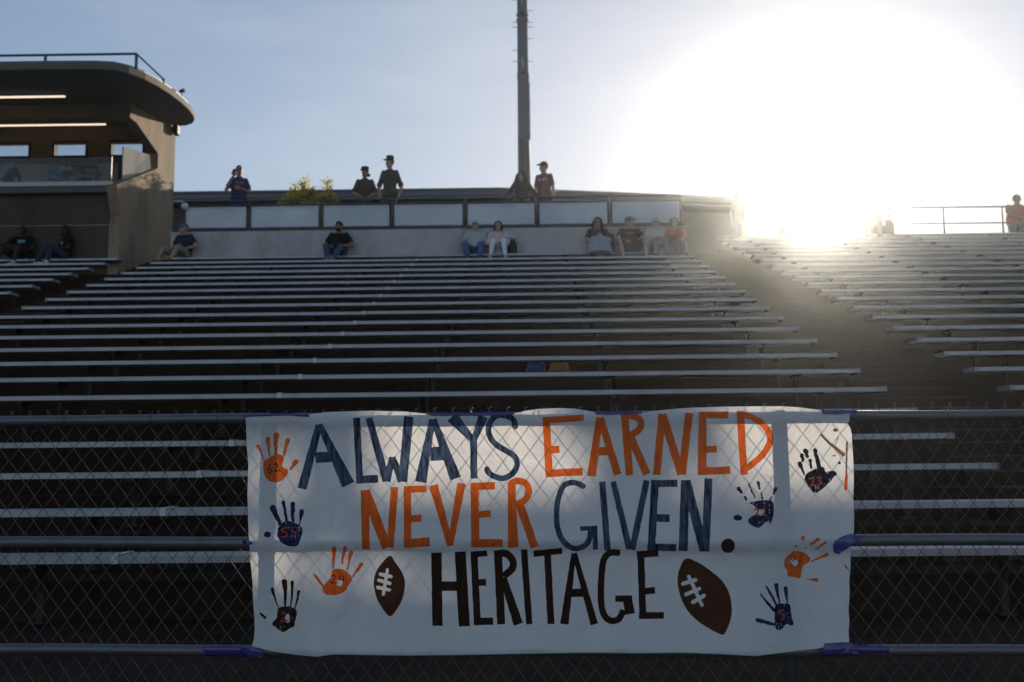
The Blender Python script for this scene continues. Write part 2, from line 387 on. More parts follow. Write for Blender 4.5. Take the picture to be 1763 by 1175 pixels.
# joint lines: thin shadow gaps as recessed strips
def rail_run(name, label, cat, ptsx, Y, zt, z2, zb, panels, zend, group=None, r=.026):
    root = empty(name, (ptsx[0], Y, zb), label, cat, group); P = Vector(root.location)
    def T(a, b, rr, nm, m=M['railpaint']):
        g = MB(); g.tube([Vector(a)-P, Vector(b)-P], rr, 10); return g.build(nm, m, root, True)
    x0, x1 = ptsx[0], ptsx[-1]
    T((x0, Y, zt), (x1, Y, zt), r, 'top_rail')
    T((x0, Y-.02, z2), (x1, Y-.02, z2), r*.85, 'middle_rail')
    if panels: T((x0, Y-.02, zb+.06), (x1, Y-.02, zb+.06), r*.9, 'bottom_rail')
    for x in ptsx:
        T((x, Y, zb-zend), (x, Y, zt+.01), r, 'post')
    if panels:
        for a, b in zip(ptsx, ptsx[1:]):
            g = MB(); n = 24; a2, b2 = a+.06, b-.06; za, zc = zb+.10, z2-.045
            yy = Y-.045
            pts = [(i/n, j/6) for j in range(7) for i in range(n+1)]
            g.add([Vector((a2+(b2-a2)*u, yy+.006*math.sin(u*9+a*3)+.005*noise.noise(Vector((u*5+a, v*3, 1))), za+(zc-za)*v))-P for u, v in pts],
                  [(j*(n+1)+i, j*(n+1)+i+1, (j+1)*(n+1)+i+1, (j+1)*(n+1)+i) for j in range(6) for i in range(n)])
            pn = g.build('sheet_panel', M['panel'], root, True)
            h = MB(); e = .03; y2 = yy-.014
            for q in ((a2, b2, zc-e, zc), (a2, b2, za, za+e), (a2, a2+e, za+e, zc-e), (b2-e, b2, za+e, zc-e)):
                h.box(q[0]-P.x, q[1]-P.x, y2-.002-P.y, y2-P.y, q[2]-P.z, q[3]-P.z)
            h.build('hem', M['hem'], pn)
    return root
ry = wy+.14
Xp = lambda px, Y: at(px, 350, Y).x
zt = at(800, 341, ry).z; z2 = at(800, 349.5, ry).z
px_posts = [318, 430, 554, 675, 801, 924, 1049, 1173]
rl = rail_run('guard_railing', 'dark metal guard railing with pale sheet panels on the concrete wall', 'railing',
         [Xp(p, ry) for p in px_posts], ry, zt, z2, wz, True, -.0, None, .021)
# return side of the railing along the aisle
ry2 = 25.4
zt2 = at(1650, 357, ry2).z; z22 = at(1650, 385, ry2).z
rail_run('guard_railing', 'thin two-bar metal railing along the top of the right block', 'railing',
         [Xp(p, ry2) for p in (1440, 1530, 1623, 1724, 1840, 1950)], ry2, zt2, z22, CONC, False, 0.)
# ball light on the end post
gp = at(318, 355.5, ry-.1)
bl = empty('globe_lamp', gp, 'small white globe lamp at the left end of the panelled railing', 'lamp')
g = MB(); g.ell((0, 0, 0), .082, 20, 14); g.build('globe', M['whitepaint'], bl, True)
g = MB(); g.tube([(0, .03, -.06), (.0, .10, -.1)], .02); g.build('bracket', M['railpaint'], bl)

# ------------------------------------------------------------------ low building behind and its tree
bY = 33.
z_r = at(500, 338, bY).z
bx0, bx1 = Xp(150, bY), Xp(860, bY)
bc = empty('low_building', (bx0, bY, CONC), 'long low building with a dark flat roof behind the railing', 'building'); P = Vector(bc.location)
ex, ey = 8.3, 34.8
def bseg(nm, m, off, za, zb_, extra=0.):
    g = MB()
    poly = [(bx0, bY-off), (bx1, bY-off), (ex+extra, ey-off), (ex+extra, ey+4), (bx0, bY+5)]
    g.prism([Vector((x, y, za))-P for x, y in poly], (0, 0, zb_-za)); return g.build(nm, m, bc)
bseg('wall', M['bwall'], 0, CONC, z_r-.36)
bseg('fascia', M['roofblue'], .55, z_r-.20, z_r-.02, .5)
bseg('roof', M['roofblue'], .62, z_r-.02, z_r+.04, .6)
bseg('gutter', M['alucap'], .50, z_r-.30, z_r-.22, .4)
for i in range(7):
    x = bx0+2.2+i*2.9
    f = MB(); f.box(x-.62-P.x, x+.62-P.x, -.03, -.002, .9, 2.0); f = f.build('window_frame', M['railpaint'], bc)
    q = MB(); q.box(x-.55-P.x, x+.55-P.x, -.05, -.035, .97, 1.93); q.build('pane', M['black'], f)

def tree(px, top_py, Y, rad, ztrunk, label, n, seed, stretch=1.):
    rnd = random.Random(seed); tp = at(px, top_py, Y); root = empty('small_tree', (tp.x, Y, ztrunk), label, 'tree', 'small yellow-green trees behind the railing')
    Ht = tp.z-ztrunk
    g = MB(); g.tube([(0, 0, 0), (.03, .02, Ht*.35), (-.02, 0, Ht*.62), (0, 0, Ht*.97)], [.075, .055, .035, .008], 8)
    tips = []
    for i in range(26):
        a = rnd.uniform(0, 6.28); z0 = Ht*rnd.uniform(.3, .85); l = rad*rnd.uniform(.6, 1.05)*(1.15-.55*z0/Ht)
        e = Vector((math.cos(a)*l, math.sin(a)*l, z0+l*rnd.uniform(.25, .75)))
        if e.z > Ht*.98: e.z = Ht*.98
        g.tube([(0, 0, z0), e*.5+Vector((0, 0, z0*.5+.02)), e], [.022, .013, .004], 5); tips.append((Vector((0, 0, z0)), e))
    g.build('trunk', M['bark'], root)
    c = MB()
    tips.append((Vector((0, 0, Ht*.6)), Vector((0, 0, Ht)))); tips.append((Vector((0, 0, Ht*.6)), Vector((.02, 0, Ht))))
    for i in range(n):
        a, b = rnd.choice(tips); t = rnd.uniform(.35, 1.03); p = a.lerp(b, t)+Vector((rnd.gauss(0, .085), rnd.gauss(0, .085), rnd.gauss(0, .07)))
        s_ = rnd.uniform(.035, .068); d = Vector((rnd.gauss(0, 1), rnd.gauss(0, 1), rnd.gauss(-.2, .7))).normalized(); u = d.orthogonal().normalized(); u.rotate(Matrix.Rotation(rnd.uniform(0, 6.28), 3, d)); v = d.cross(u)
        c.add([p, p+u*s_*.5+v*s_, p+v*s_*2.2, p-u*s_*.5+v*s_], [(0, 1, 2, 3)])
    c.build('crown', M['leaf'], root)
tree(505, 323, 31.4, .62, CONC, 'yellow-leaved young tree, left of the two behind the railing', 4200, 3)
tree(523, 315, 31.0, .72, CONC, 'yellow-leaved young tree with the broad crown behind the railing', 6500, 4)
tree(564, 314, 31.5, .5, CONC, 'yellow-leaved young tree with a thin pointed top nearest the two people in caps', 4800, 5)

# ------------------------------------------------------------------ light pole
pY = 26.5
pb = at(903, 345, pY); pt = at(899, -20, pY)
axis_x = pb.x
pole = empty('floodlight_pole', (axis_x, pY, CONC), 'tall dark grey steel floodlight pole with climbing pegs', 'pole'); P = Vector(pole.location)
g = MB(); zt_ = pt.z+1.6
g.tube([(0, 0, 0), (0, 0, zt_-CONC)], [.185, .130], 24); g.build('shaft', M['pole'], pole, True)
zz = lambda py: at(900, py, pY).z-CONC
# cover channel on the front of the shaft
g = MB(); g.box(-.150, .160, -.215, -.10, zz(241), zz(133)); bevel(g.build('cable_cover', M['pole'], pole), .02)
g = MB(); g.tube([(.015, -.19, 0), (.015, -.19, zz(241))], .016, 8); g.build('conduit', M['galv'], pole, True)
g = MB(); g.tube([(.165, -.12, zz(244)), (.165, -.12, zz(147))], .014, 8)
for py in (148, 178, 189, 212, 236): g.box(.15, .19, -.14, -.10, zz(py)-.02, zz(py)+.02)
g.build('conduit', M['galv'], pole)
for py in (128, 134, 27, 36, -40):
    g = MB(); z = zz(py); g.tube([(0, 0, z), (0, 0, z+.022)], .172, 24); g.build('band', M['galv'], pole)
for py in (131, 30):
    g = MB(); z = zz(py); g.box(-.04, .04, -.22, -.15, z-.04, z+.05); g.build('clamp', M['black'], pole)
for py, s_ in ((19, 1), (39, -1), (39, 1), (47, -1), (47, 1), (67, 1), (87, -1), (106, -1), (106, 1), (0, -1), (-12, 1)):
    g = MB(); z = zz(py); g.tube([(s_*.12, 0, z), (s_*.29, 0, z)], .009, 6); g.build('climbing_peg', M['galv'], pole)
g = MB(); g.tube([(-.005, -.168, zz(119)), (-.012, -.168, zz(104))], .012, 6); g.tube([(-.01, -.166, zz(12)), (-.02, -.166, zz(-20))], .011, 6); g.build('hand_hole_cover', M['whitepaint'], pole)
# lamp heads out of frame, on a crossarm
g = MB(); g.box(-1.6, 1.6, -.06, .06, zt_-CONC-.35, zt_-CONC-.23); g.build('crossarm', M['pole'], pole)
for i in range(4):
    g = MB(); x = -1.35+i*.9; g.tube([(x, -.05, zt_-CONC-.5), (x, -.42, zt_-CONC-.68)], [.12, .24], 14); g.build('lamp_head', M['black'], pole)

# ------------------------------------------------------------------ press box
SWX = at(205, 440, 21.9).x           # side wall x (right face)
def onX(px, py, X):
    d = ray(px, py); t = X/d.x; return Vector((X, d.y*t, CZ+d.z*t))
f1 = onX(224, 177, SWX); f2 = onX(303, 217, SWX)
slope = (f2.z-f1.z)/(f2.y-f1.y)
BY = f2.y                              # back of booth
def roofz(y): return f1.z+slope*(y-f1.y)
def on_roof(px, py, dz=0.):
    d = ray(px, py)   # CZ+d.z t = f1.z+dz+slope*(d.y t - f1.y)
    t = (f1.z+dz-slope*f1.y-CZ)/(d.z-slope*d.y); return Vector((d.x*t, d.y*t, CZ+d.z*t))
pbx = empty('press_box', (SWX, 21.9, tread(20)), 'concrete press box with a curved overhanging roof and open front', 'press box'); P = Vector(pbx.location)
XW = -14.5
# roof outline: front edge, rounded corner, right edge
edge_px = [(0, 121.5), (60, 120.5), (120, 120), (165, 120), (195, 121.5), (222, 127.5), (250, 138), (275, 151), (297, 165.5), (315, 179.5), (327, 191), (334, 201), (335.5, 207), (332, 213), (322, 216.5), (306, 218)]
edge = [on_roof(*p) for p in edge_px]
edge = [on_roof(-700, 130)]+edge
edge[0] = Vector((XW, edge[1].y, roofz(edge[1].y)))
last = edge[-1]
outline = edge+[Vector((last.x-.15, BY+.25, roofz(BY+.25))), Vector((XW, BY+.25, roofz(BY+.25)))]
# smooth outline with midpoints (chaikin on the curve)
g = MB(); g.prism([p-P for p in outline], (0, 0, .16)); 
rf = g.build('roof', M['roofc'], pbx); bevel(rf, .025, 3)
g = MB(); cen = sum((p for p in outline), Vector())/len(outline)
g.prism([(cen+(p-cen)*.965)-P+Vector((0, 0, .162)) for p in outline], (0, 0, .05)); g.build('roof_membrane', M['roofblue'], pbx)
# side wall
prof_px = [(217, 177), (231, 206), (272, 265), (271.5, 290), (201, 318), (203, 336), (208, 372), (209, 452)]
prof = [onX(x, y, SWX) for x, y in prof_px]
prof[0] = f1.copy(); prof[0].z += .0
zlow = tread(18)-.1
pts = [Vector((SWX, prof[0].y-.05, roofz(prof[0].y-.05)))]+prof[1:7]+[Vector((SWX, 21.86, prof[6].z-.3)), Vector((SWX, 21.86, zlow)), Vector((SWX, BY, zlow)), Vector((SWX, BY, roofz(BY)))]
TH = .24
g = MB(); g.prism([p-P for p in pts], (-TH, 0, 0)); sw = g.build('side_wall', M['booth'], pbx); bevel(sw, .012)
# header column and beam under the roof
hb = prof[0].y+.02
g = MB(); zc = at(224, 203, hb).z; g.box(-.05-TH, .012, hb-.02-P.y, hb+.3-P.y, zc-P.z, roofz(hb+.3)-P.z-.002); g.build('column_head', M['booth'], pbx)
zb0 = at(100, 206, hb+.15).z; zb1 = at(100, 182, hb+.15).z
g = MB(); g.box(XW-P.x, -TH-.055, hb+.1-P.y, hb+.34-P.y, zb0-P.z, roofz(hb+.1)-P.z+.002); g.build('header_beam', M['booth'], pbx)
# front wall, ledge
zl0 = at(100, 330, 21.9).z; zl1 = at(100, 321, 21.9).z
fx = at(190, 330, 21.75).x
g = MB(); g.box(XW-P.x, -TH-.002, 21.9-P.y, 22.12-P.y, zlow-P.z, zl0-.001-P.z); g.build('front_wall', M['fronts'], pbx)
g = MB(); g.box(XW-P.x, -TH-.0, 21.88-P.y, 21.90-P.y, at(100, 388.5, 21.9).z-P.z-.012, at(100, 388.5, 21.9).z-P.z); g.build('string_course', M['concrete'], pbx)
g = MB(); g.box(XW-P.x, fx+.06-P.x, 21.70-P.y, 22.3-P.y, zl0-.08-P.z, zl0+.06-P.z); g.build('ledge_front', M['railpaint'], pbx)
g = MB(); g.box(XW-P.x, fx+.04-P.x, 21.66-P.y, 22.3-P.y, zl0+.061-P.z, zl1+.04-P.z); g.build('ledge', M['whitepaint'], pbx)
g = MB(); g.tube([Vector((fx+.0, 21.86, zl0-.1))-P, Vector((fx+.02, 21.87, zl0-.7))-P, Vector((fx+.0, 21.87, tread(20)+.3))-P], .007, 6)
mred = mat('redcable', (.25, .05, .03), .6); g.build('cable', mred, pbx)
# wind screen
zs = at(100, 272, 21.75).z
g = MB()
xs0 = XW
scr = MB(); scr.box(xs0-P.x, fx-P.x, 21.745-P.y, 21.757-P.y, zl1+.042-P.z, zs-P.z); so_ = scr.build('wind_screen', M['screen'], pbx)
g = MB(); g.box(fx-.012-P.x, fx+.012-P.x, 21.735-P.y, 21.767-P.y, zl1+.042-P.z, zs+.01-P.z); g.build('screen_post', M['railpaint'], pbx)
# booth floor, back wall with window openings
zf = zl0-.85
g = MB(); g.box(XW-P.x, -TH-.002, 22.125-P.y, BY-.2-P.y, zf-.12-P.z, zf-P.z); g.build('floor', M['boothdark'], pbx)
bw = BY-.2
wins = [(-60, 50), (95, 148), (193, 246), (-170, -105)]
wz0, wz1 = at(120, 268.5, bw).z, at(120, 247, bw).z
ops = sorted([(at(a, 250, bw).x, at(b, 250, bw).x) for a, b in wins])
g = MB(); segs = [XW]+[v for o_ in ops for v in o_]+[SWX-TH-.002]
zmid = at(100, 283, bw).z
g.box(XW-P.x, SWX-TH-.002-P.x, bw-P.y, bw+.15-P.y, wz1-P.z, roofz(bw)-P.z)
for i in range(0, len(segs), 2):
    g.box(segs[i]-P.x, segs[i+1]-P.x, bw-P.y, bw+.15-P.y, wz0-P.z, wz1-P.z)
g.box(XW-P.x, SWX-TH-.002-P.x, bw-P.y, bw+.15-P.y, zmid-P.z, wz0-P.z)
g.build('back_wall', M['tan'], pbx)
g = MB(); g.box(XW-P.x, SWX-TH-.002-P.x, bw-.012-P.y, bw+.15-P.y, zf-.1-P.z, zmid-.001-P.z); g.build('wainscot', M['grayint'], pbx)
for a, b in ops:
    g = MB(); e = .055; y0, y1 = bw-.03-P.y, bw-.001-P.y
    for q in ((a-e, b+e, wz1, wz1+e), (a-e, b+e, wz0-e, wz0), (a-e, a, wz0, wz1), (b, b+e, wz0, wz1)): g.box(q[0]-P.x, q[1]-P.x, y0, y1, q[2]-P.z, q[3]-P.z)
    fr = g.build('window_frame', M['black'], pbx)
    g = MB(); g.box(a-P.x, b-P.x, bw+.06-P.y, bw+.066-P.y, wz0-P.z, wz1-P.z); g.build('pane', M['glass'], fr)
# door on the back wall, cabinets
dx0, dx1 = at(205, 300, bw).x, at(214, 300, bw).x
g = MB(); g.box(dx0-P.x, dx1-P.x, bw-.06-P.y, bw-.014-P.y, zf-P.z, at(200, 280, bw).z-P.z); g.build('door', M['black'], pbx)
# partition panel on the right, triangular
a = [(212.5, 253), (258, 267), (259.5, 291), (211, 312)]
pp = []
for i, (x, y) in enumerate(a): pp.append(at(x, y, 22.35 if i in (0, 3) else 23.6))
g = MB(); g.prism([p-P for p in pp], (-.03, .01, 0)); g.build('side_baffle', M['concrete'], pbx)
# light strips
def strip(name, p0, p1, label):
    r_ = empty(name, (p0+p1)/2, label, 'lamp', 'light strips of the press box'); c = (p0+p1)/2
    g = MB(); g.tube([p0-c, p1-c], .022, 8); g.build('light_tube', M['tube'], r_)
    g = MB(); g.box(p0.x-c.x, p1.x-c.x, -.05, .05, .022, .06); g.build('housing', M['railpaint'], r_)
y_s = on_roof(56, 169).y
p1 = on_roof(112, 166.5, -.06); p0 = Vector((-13.5, p1.y, p1.z)); strip('strip_light', p0, p1, 'lit warm strip light under the roof overhang of the press box')
p1 = on_roof(182, 214.5, -.065); p0 = Vector((-13.5, p1.y, p1.z)); strip('strip_light', p0, p1, 'lit warm strip light on the ceiling inside the press box')
# roof railing
rr = empty('roof_railing', outline[1], 'dark metal railing on the press box roof', 'railing'); Q = Vector(rr.location)
yr = edge[3].y+.75
def rp(px, py, y): return at(px, py, y)
ca = rp(235, 93, yr); cb = Vector((XW+.5, yr, ca.z))
g = MB(); g.tube([cb-Q, ca-Q], .028, 4); g.build('top_rail', M['railpaint'], rr)
e_ = rp(281, 136, yr+2.6)
for x in (235, 78.5, -85):
    p = rp(x, 95, yr); p.z = ca.z; g = MB(); b_ = Vector((p.x, yr, roofz(yr)+.16)); g.tube([b_-Q, p-Q], .034, 4); g.build('post', M['railpaint'], rr)
dd = ray(281, 136); tt = (ca.z-CZ)/dd.z; far = Vector((dd.x*tt, dd.y*tt, ca.z))
g = MB(); g.tube([ca-Q, far-Q], .024, 4); g.build('side_rail', M['railpaint'], rr)
g = MB(); g.tube([far-Q, Vector((far.x, far.y, roofz(far.y)+.15))-Q], .03, 4); g.build('post', M['railpaint'], rr)
# loudspeaker under the roof, floodlight on roof edge
p = at(298.5, 225, BY-.1); g = MB(); g.box(-.06, .08, -.11, .11, -.15, .10)
o = g.build('loudspeaker', M['black'], None); o.location = (SWX+.09, BY-.25, roofz(BY-.25)-.14); bevel(o, .02); tag(o, 'small black loudspeaker fixed high at the back edge of the press box wall', 'loudspeaker')
p = on_roof(313, 160, .2); sp = empty('roof_spotlight', p, 'tiny black spotlight on the curved edge of the press box roof', 'lamp')
g = MB(); g.tube([(0, 0, -.08), (0, 0, .03)], .012); g.build('stem', M['black'], sp)
g = MB(); g.tube([(-.05, 0, .03), (.07, -.02, .05)], [.035, .05], 10); g.build('lamp_head', M['black'], sp)
# desk clutter inside the booth
g = MB(); dz = zl1+.05
c0 = at(145, 296, 23.6)
dk = empty('equipment_rack', (c0.x, 23.6, zf), 'grey shelf of equipment inside the press box', 'shelf')
g.box(-.55, .35, -.15, .25, c0.z-zf-.02, c0.z-zf+.02); g.box(-.5, -.46, -.1, .2, 0, c0.z-zf-.02); g.box(.26, .3, -.1, .2, 0, c0.z-zf-.02); g.build('shelf_board', M['alucap'], dk)
g = MB(); g.box(-.35, .25, 0, .2, c0.z-zf+.02, c0.z-zf+.19); bevel(g.build('monitor', M['black'], dk), .01)
g = MB(); g.box(-.5, -.28, -.12, .05, c0.z-zf+.02, c0.z-zf+.14); bevel(g.build('white_box', M['whitepaint'], dk), .01)

# ------------------------------------------------------------------ chain-link fence
FY = 3.86
def fz(py, px=881): return at(px, py, FY).z
fence = empty('chain_link_fence', (0, FY, FLOOR), 'galvanised chain-link fence with three pipe rails in front of the stand', 'fence'); P = Vector(fence.location)
def railpts(yl, yr_):   # pixel heights at the frame's left and right edge
    a = at(0, yl, FY); b = at(1763, yr_, FY); d = (b-a)/(b.x-a.x); return a+d*(-4.5-a.x), a+d*(4.5-a.x)
RAILS = {}
for nm, yl, yr_, r in (('top_rail', 724.5, 714, .0205), ('middle_rail', 935, 930, .0225), ('bottom_rail', 1119, 1121, .021)):
    a, b = railpts(yl, yr_); RAILS[nm] = (a, b)
    n = 36; pts = [a.lerp(b, i/n)+Vector((0, .002*math.sin(i*1.3), .0025*math.sin(i*.9+len(nm)))) for i in range(n+1)]
    g = MB(); g.tube([p-P for p in pts], r, 18); g.build(nm, M['galv'], fence, True)
for px in (470, 1360):
    x = at(px, 1150 if px < 1000 else 1000, FY).x
    g = MB(); g.tube([(x, .045, 0), (x, .045, fz(712 if px > 1000 else 724, px)-P.z+.012)], .029, 20); g.ell((x, .045, fz(712 if px > 1000 else 724, px)-P.z+.014), (.031, .031, .016)); g.build('post', M['galv'], fence, True)
    for py in (935, 1118):
        g = MB(); z = fz(py, px)-P.z; g.tube([(x, .045, z-.02), (x, .045, z+.02)], .033, 16); g.build('rail_clamp', M['galv'], fence, True)
for x in (-4.2, 4.3):
    g = MB(); g.tube([(x, .045, 0), (x, .045, fz(715)-P.z)], .029, 16); g.build('post', M['galv'], fence, True)
# woven wires: each one a zigzag from bottom to top, hooked round its neighbours
g = MB(); pitch, half = .0359, .0470
top = fz(704)-P.z; bot = .03; nr = int((top-bot)/half)
def warp(x, z):
    return Vector((x+.006*noise.noise(Vector((x*1.3, 0, z*1.7)))*2, .0, z+.008*noise.noise(Vector((x*.8, 3, z*1.1)))*2))
yo = .026
for i in range(-122, 123):
    pts = []
    for j in range(nr+1):
        s_ = 1 if (j+i) % 2 == 0 else -1
        z = top-j*half
        q = warp(i*pitch+pitch*.49*s_, z); q.y = yo+.0020*s_*(1 if j % 2 else -1)
        if abs(z-(fz(935)-P.z)) < .05: q.y += .004
        if j: 
            pm = (pts[-1]+q)*.5; pts.append(pm+Vector((0, .0, 0)))
        pts.append(q)
        if j == 0:   # twisted barb above the top rail
            pts = [q+Vector((.006*(1 if i % 2 else -1), -.004, .012)), q+Vector((-.002, .002, .004)), q]
    g.tube(pts, .00165, 5)
g.build('wire_mesh', M['wire'], fence, True)
# twisted tie wires round the top rail
for k in range(14):
    x = -2.1+k*.31+random.uniform(-.05, .05); a, b = RAILS['top_rail']; c = a.lerp(b, (x-a.x)/(b.x-a.x))-P
    g = MB(); rr_ = .0235
    g.tube([c+Vector((.003*math.sin(t*2)+t*.0015, math.cos(t)*rr_, math.sin(t)*rr_)) for t in [q*.5 for q in range(-1, 12)]], .0016, 5); g.tube([c+Vector((0, 0, .023)), c+Vector((.008, -.004, .034))], .0015, 5)
    g.build('tie_wire', M['wire'], fence, True)

# ------------------------------------------------------------------ banner
BYD = 3.832
def zc1(x, y): return (420+x/4.353, 690+y/4.353)
def zc2(x, y): return (740+x/4.353, 690+y/4.353)
def zc3(x, y): return (1060+x/3.79, 690+y/3.79)
def zc4(x, y): return (420+x/4.274, 900+y/4.274)
def zc5(x, y): return (720+x/4.007, 900+y/4.007)
def zc6(x, y): return (1140+x/4.198, 900+y/4.198)
SC = {zc1: 4.353, zc2: 4.353, zc3: 3.79, zc4: 4.274, zc5: 4.007, zc6: 4.198}
MATS = ['cloth', 'navy', 'orange', 'brown', 'ballbrown', 'handblk', 'handnavy', 'digitred', 'smear']
shapes = []     # (list of 2d px points, material index)
rj = random.Random(11)
def jit(p, a=.45): return (p[0]+rj.uniform(-a, a), p[1]+rj.uniform(-a, a))
def poly(zf_, pts, m, a=.6):
    q = [zf_(*p) for p in pts]; out = []
    for i in range(len(q)):   # rough the outline
        p0, p1, p2, p3 = q[i-1], q[i], q[(i+1) % len(q)], q[(i+2) % len(q)]
        for t in (0, .33, .66):
            c = [.5*((2*p1[j])+(-p0[j]+p2[j])*t+(2*p0[j]-5*p1[j]+4*p2[j]-p3[j])*t*t+(-p0[j]+3*p1[j]-3*p2[j]+p3[j])*t**3) for j in (0, 1)]
            out.append(jit(c, a))
    shapes.append((out, MATS.index(m)))
def st(zf_, pts, wd, m, rnd=False, a=.35):
    s = SC[zf_]; q = [zf_(*p) for p in pts]; n = len(q)
    ws = [x/s for x in (wd if isinstance(wd, (list, tuple)) else [wd]*n)]
    if len(ws) != n: ws = [ws[0]+(ws[1]-ws[0])*i/(n-1) for i in range(n)]
    mi = MATS.index(m)
    for i in range(n-1):
        (ax, ay), (bx, by) = q[i], q[i+1]; l = math.hypot(bx-ax, by-ay) or 1; nx, ny = -(by-ay)/l, (bx-ax)/l
        k = max(1, int(l/9)); L_, R_ = [], []
        for t_ in range(k+1):
            t = t_/k; cx, cy = ax+(bx-ax)*t, ay+(by-ay)*t; w_ = (ws[i]*(1-t)+ws[i+1]*t)/2
            L_.append(jit((cx+nx*w_, cy+ny*w_), a)); R_.append(jit((cx-nx*w_, cy-ny*w_), a))
        shapes.append((L_+R_[::-1], mi))
    for i in range(n):
        if (0 < i < n-1) or rnd:
            r = ws[i]/2; shapes.append(([(q[i][0]+r*math.cos(u*math.pi/6), q[i][1]+r*math.sin(u*math.pi/6)) for u in range(12)], mi))
def blob(zf_, c, rx, ry_, m, a=.4):
    s = SC[zf_]; x, y = zf_(*c); shapes.append(([jit((x+rx/s*math.cos(u*math.pi/9), y+ry_/s*math.sin(u*math.pi/9)), a) for u in range(18)], MATS.index(m)))
def curve(pts, k=3):
    out = []
    for i in range(len(pts)-1):
        p0 = pts[max(i-1, 0)]; p1 = pts[i]; p2 = pts[i+1]; p3 = pts[min(i+2, len(pts)-1)]
        for j in range(k):
            t = j/k; out.append(tuple(.5*((2*p1[c])+(-p0[c]+p2[c])*t+(2*p0[c]-5*p1[c]+4*p2[c]-p3[c])*t*t+(-p0[c]+3*p1[c]-3*p2[c]+p3[c])*t**3) for c in (0, 1)))
    out.append(pts[-1]); return out
# ALWAYS
A = 'navy'
st(zc1, [(563, 185), (435, 661)], [52, 70], A); st(zc1, [(567, 180), (782, 630)], [40, 100], A); st(zc1, [(535, 428), (665, 420)], 78, A); poly(zc1, [(568, 168), (600, 240), (540, 245)], A, .2)
st(zc1, [(845, 130), (868, 620)], 52, A); st(zc1, [(845, 594), (1006, 586)], 58, A)
st(zc1, [(936, 128), (1068, 605)], [52, 60], A); st(zc1, [(1068, 605), (1112, 425)], [60, 45], A); st(zc1, [(1112, 425), (1185, 605)], [45, 66], A); st(zc1, [(1190, 607), (1235, 120)], [68, 70], A)
st(zc1, [(1412, 140), (1325, 612)], [46, 86], A); st(zc2, [(27, 140), (193, 585)], [46, 85], A); st(zc1, [(1395, 402), (1500, 395)], 105, A)
st(zc2, [(165, 120), (318, 292)], [95, 45], A); st(zc2, [(402, 118), (330, 292)], [75, 45], A); st(zc2, [(328, 270), (330, 585)], [52, 52], A)
st(zc2, curve([(640, 195), (628, 145), (570, 112), (500, 115), (450, 165), (442, 250), (490, 325), (570, 375), (635, 420), (655, 480), (622, 545), (555, 582), (485, 570), (440, 538), (428, 515)]), 44, A, True)
# EARNED
A = 'orange'
st(zc2, [(872, 128), (895, 572)], 55, A); st(zc2, [(845, 148), (1155, 128)], 48, A); st(zc2, [(880, 370), (971, 365)], 54, A); st(zc2, [(875, 548), (1145, 532)], 56, A)
st(zc2, [(1272, 125), (1212, 568)], [50, 66], A); st(zc2, [(1278, 125), (1408, 557)], [50, 60], A); st(zc2, [(1235, 382), (1350, 378)], 62, A)
st(zc3, [(58, 88), (90, 487)], 50, A); st(zc3, curve([(50, 108), (110, 100), (160, 130), (160, 180), (120, 215), (75, 235)]), 44, A); st(zc3, [(95, 235), (205, 482)], 52, A)
st(zc3, [(303, 88), (268, 485)], 50, A); st(zc3, [(306, 90), (428, 482)], [52, 52], A); st(zc3, [(480, 80), (432, 482)], 52, A)
st(zc3, [(567, 78), (563, 482)], [50, 58], A); st(zc3, [(545, 96), (735, 93)], 46, A); st(zc3, [(560, 318), (660, 316)], 44, A); st(zc3, [(538, 462), (747, 455)], 50, A)
st(zc3, [(812, 68), (838, 485)], 48, A); st(zc3, curve([(790, 84), (880, 105), (960, 155), (1006, 225), (1000, 290), (955, 358), (890, 415), (825, 462)]), 42, A)
# NEVER
st(zc1, [(905, 672), (915, 1117)], 60, A); st(zc1, [(908, 676), (1072, 1102)], 72, A); st(zc1, [(1130, 648), (1095, 1102)], 56, A)
st(zc1, [(1225, 645), (1226, 1100)], 56, A); st(zc1, [(1200, 668), (1368, 660)], 52, A); st(zc1, [(1225, 888), (1330, 882)], 54, A); st(zc1, [(1200, 1072), (1392, 1058)], 68, A)
st(zc1, [(1420, 635), (1548, 1088)], [66, 50], A); st(zc2, [(238, 620), (152, 1088)], [64, 44], A)
st(zc2, [(335, 618), (342, 1097)], 62, A); st(zc2, [(305, 645), (488, 638)], 56, A); st(zc2, [(360, 855), (456, 846)], 54, A); st(zc2, [(312, 1070), (546, 1068)], 62, A)
st(zc2, [(612, 610), (624, 1102)], [56, 80], A); st(zc2, curve([(612, 618), (660, 602), (720, 622), (742, 685), (712, 745), (655, 775)]), 50, A, True); st(zc2, [(665, 755), (786, 1100)], 62, A)
# GIVEN.
A = 'navy'
st(zc2, curve([(1148, 642), (1085, 615), (1010, 632), (970, 710), (950, 820), (957, 950), (1000, 1055), (1080, 1108), (1155, 1092), (1195, 1040), (1205, 970)]), 42, A, True)
st(zc2, [(1128, 960), (1257, 954)], 32, A); st(zc2, [(1236, 945), (1240, 1118)], 38, A)
st(zc2, [(1292, 608), (1332, 1125)], 48, A); st(zc2, [(1375, 608), (1495, 1112)], [44, 50], A); st(zc3, [(203, 520), (108, 975)], 42, A)
st(zc3, [(257, 518), (232, 975)], 50, A); st(zc3, [(235, 544), (403, 540)], 46, A); st(zc3, [(262, 766), (352, 768)], 50, A); st(zc3, [(205, 956), (396, 960)], 46, A)
st(zc3, [(455, 520), (440, 982)], 58, A); st(zc3, [(458, 522), (578, 982)], 60, A); st(zc3, [(606, 508), (586, 985)], 52, A)
blob(zc3, (733, 948), 45, 48, 'brown')
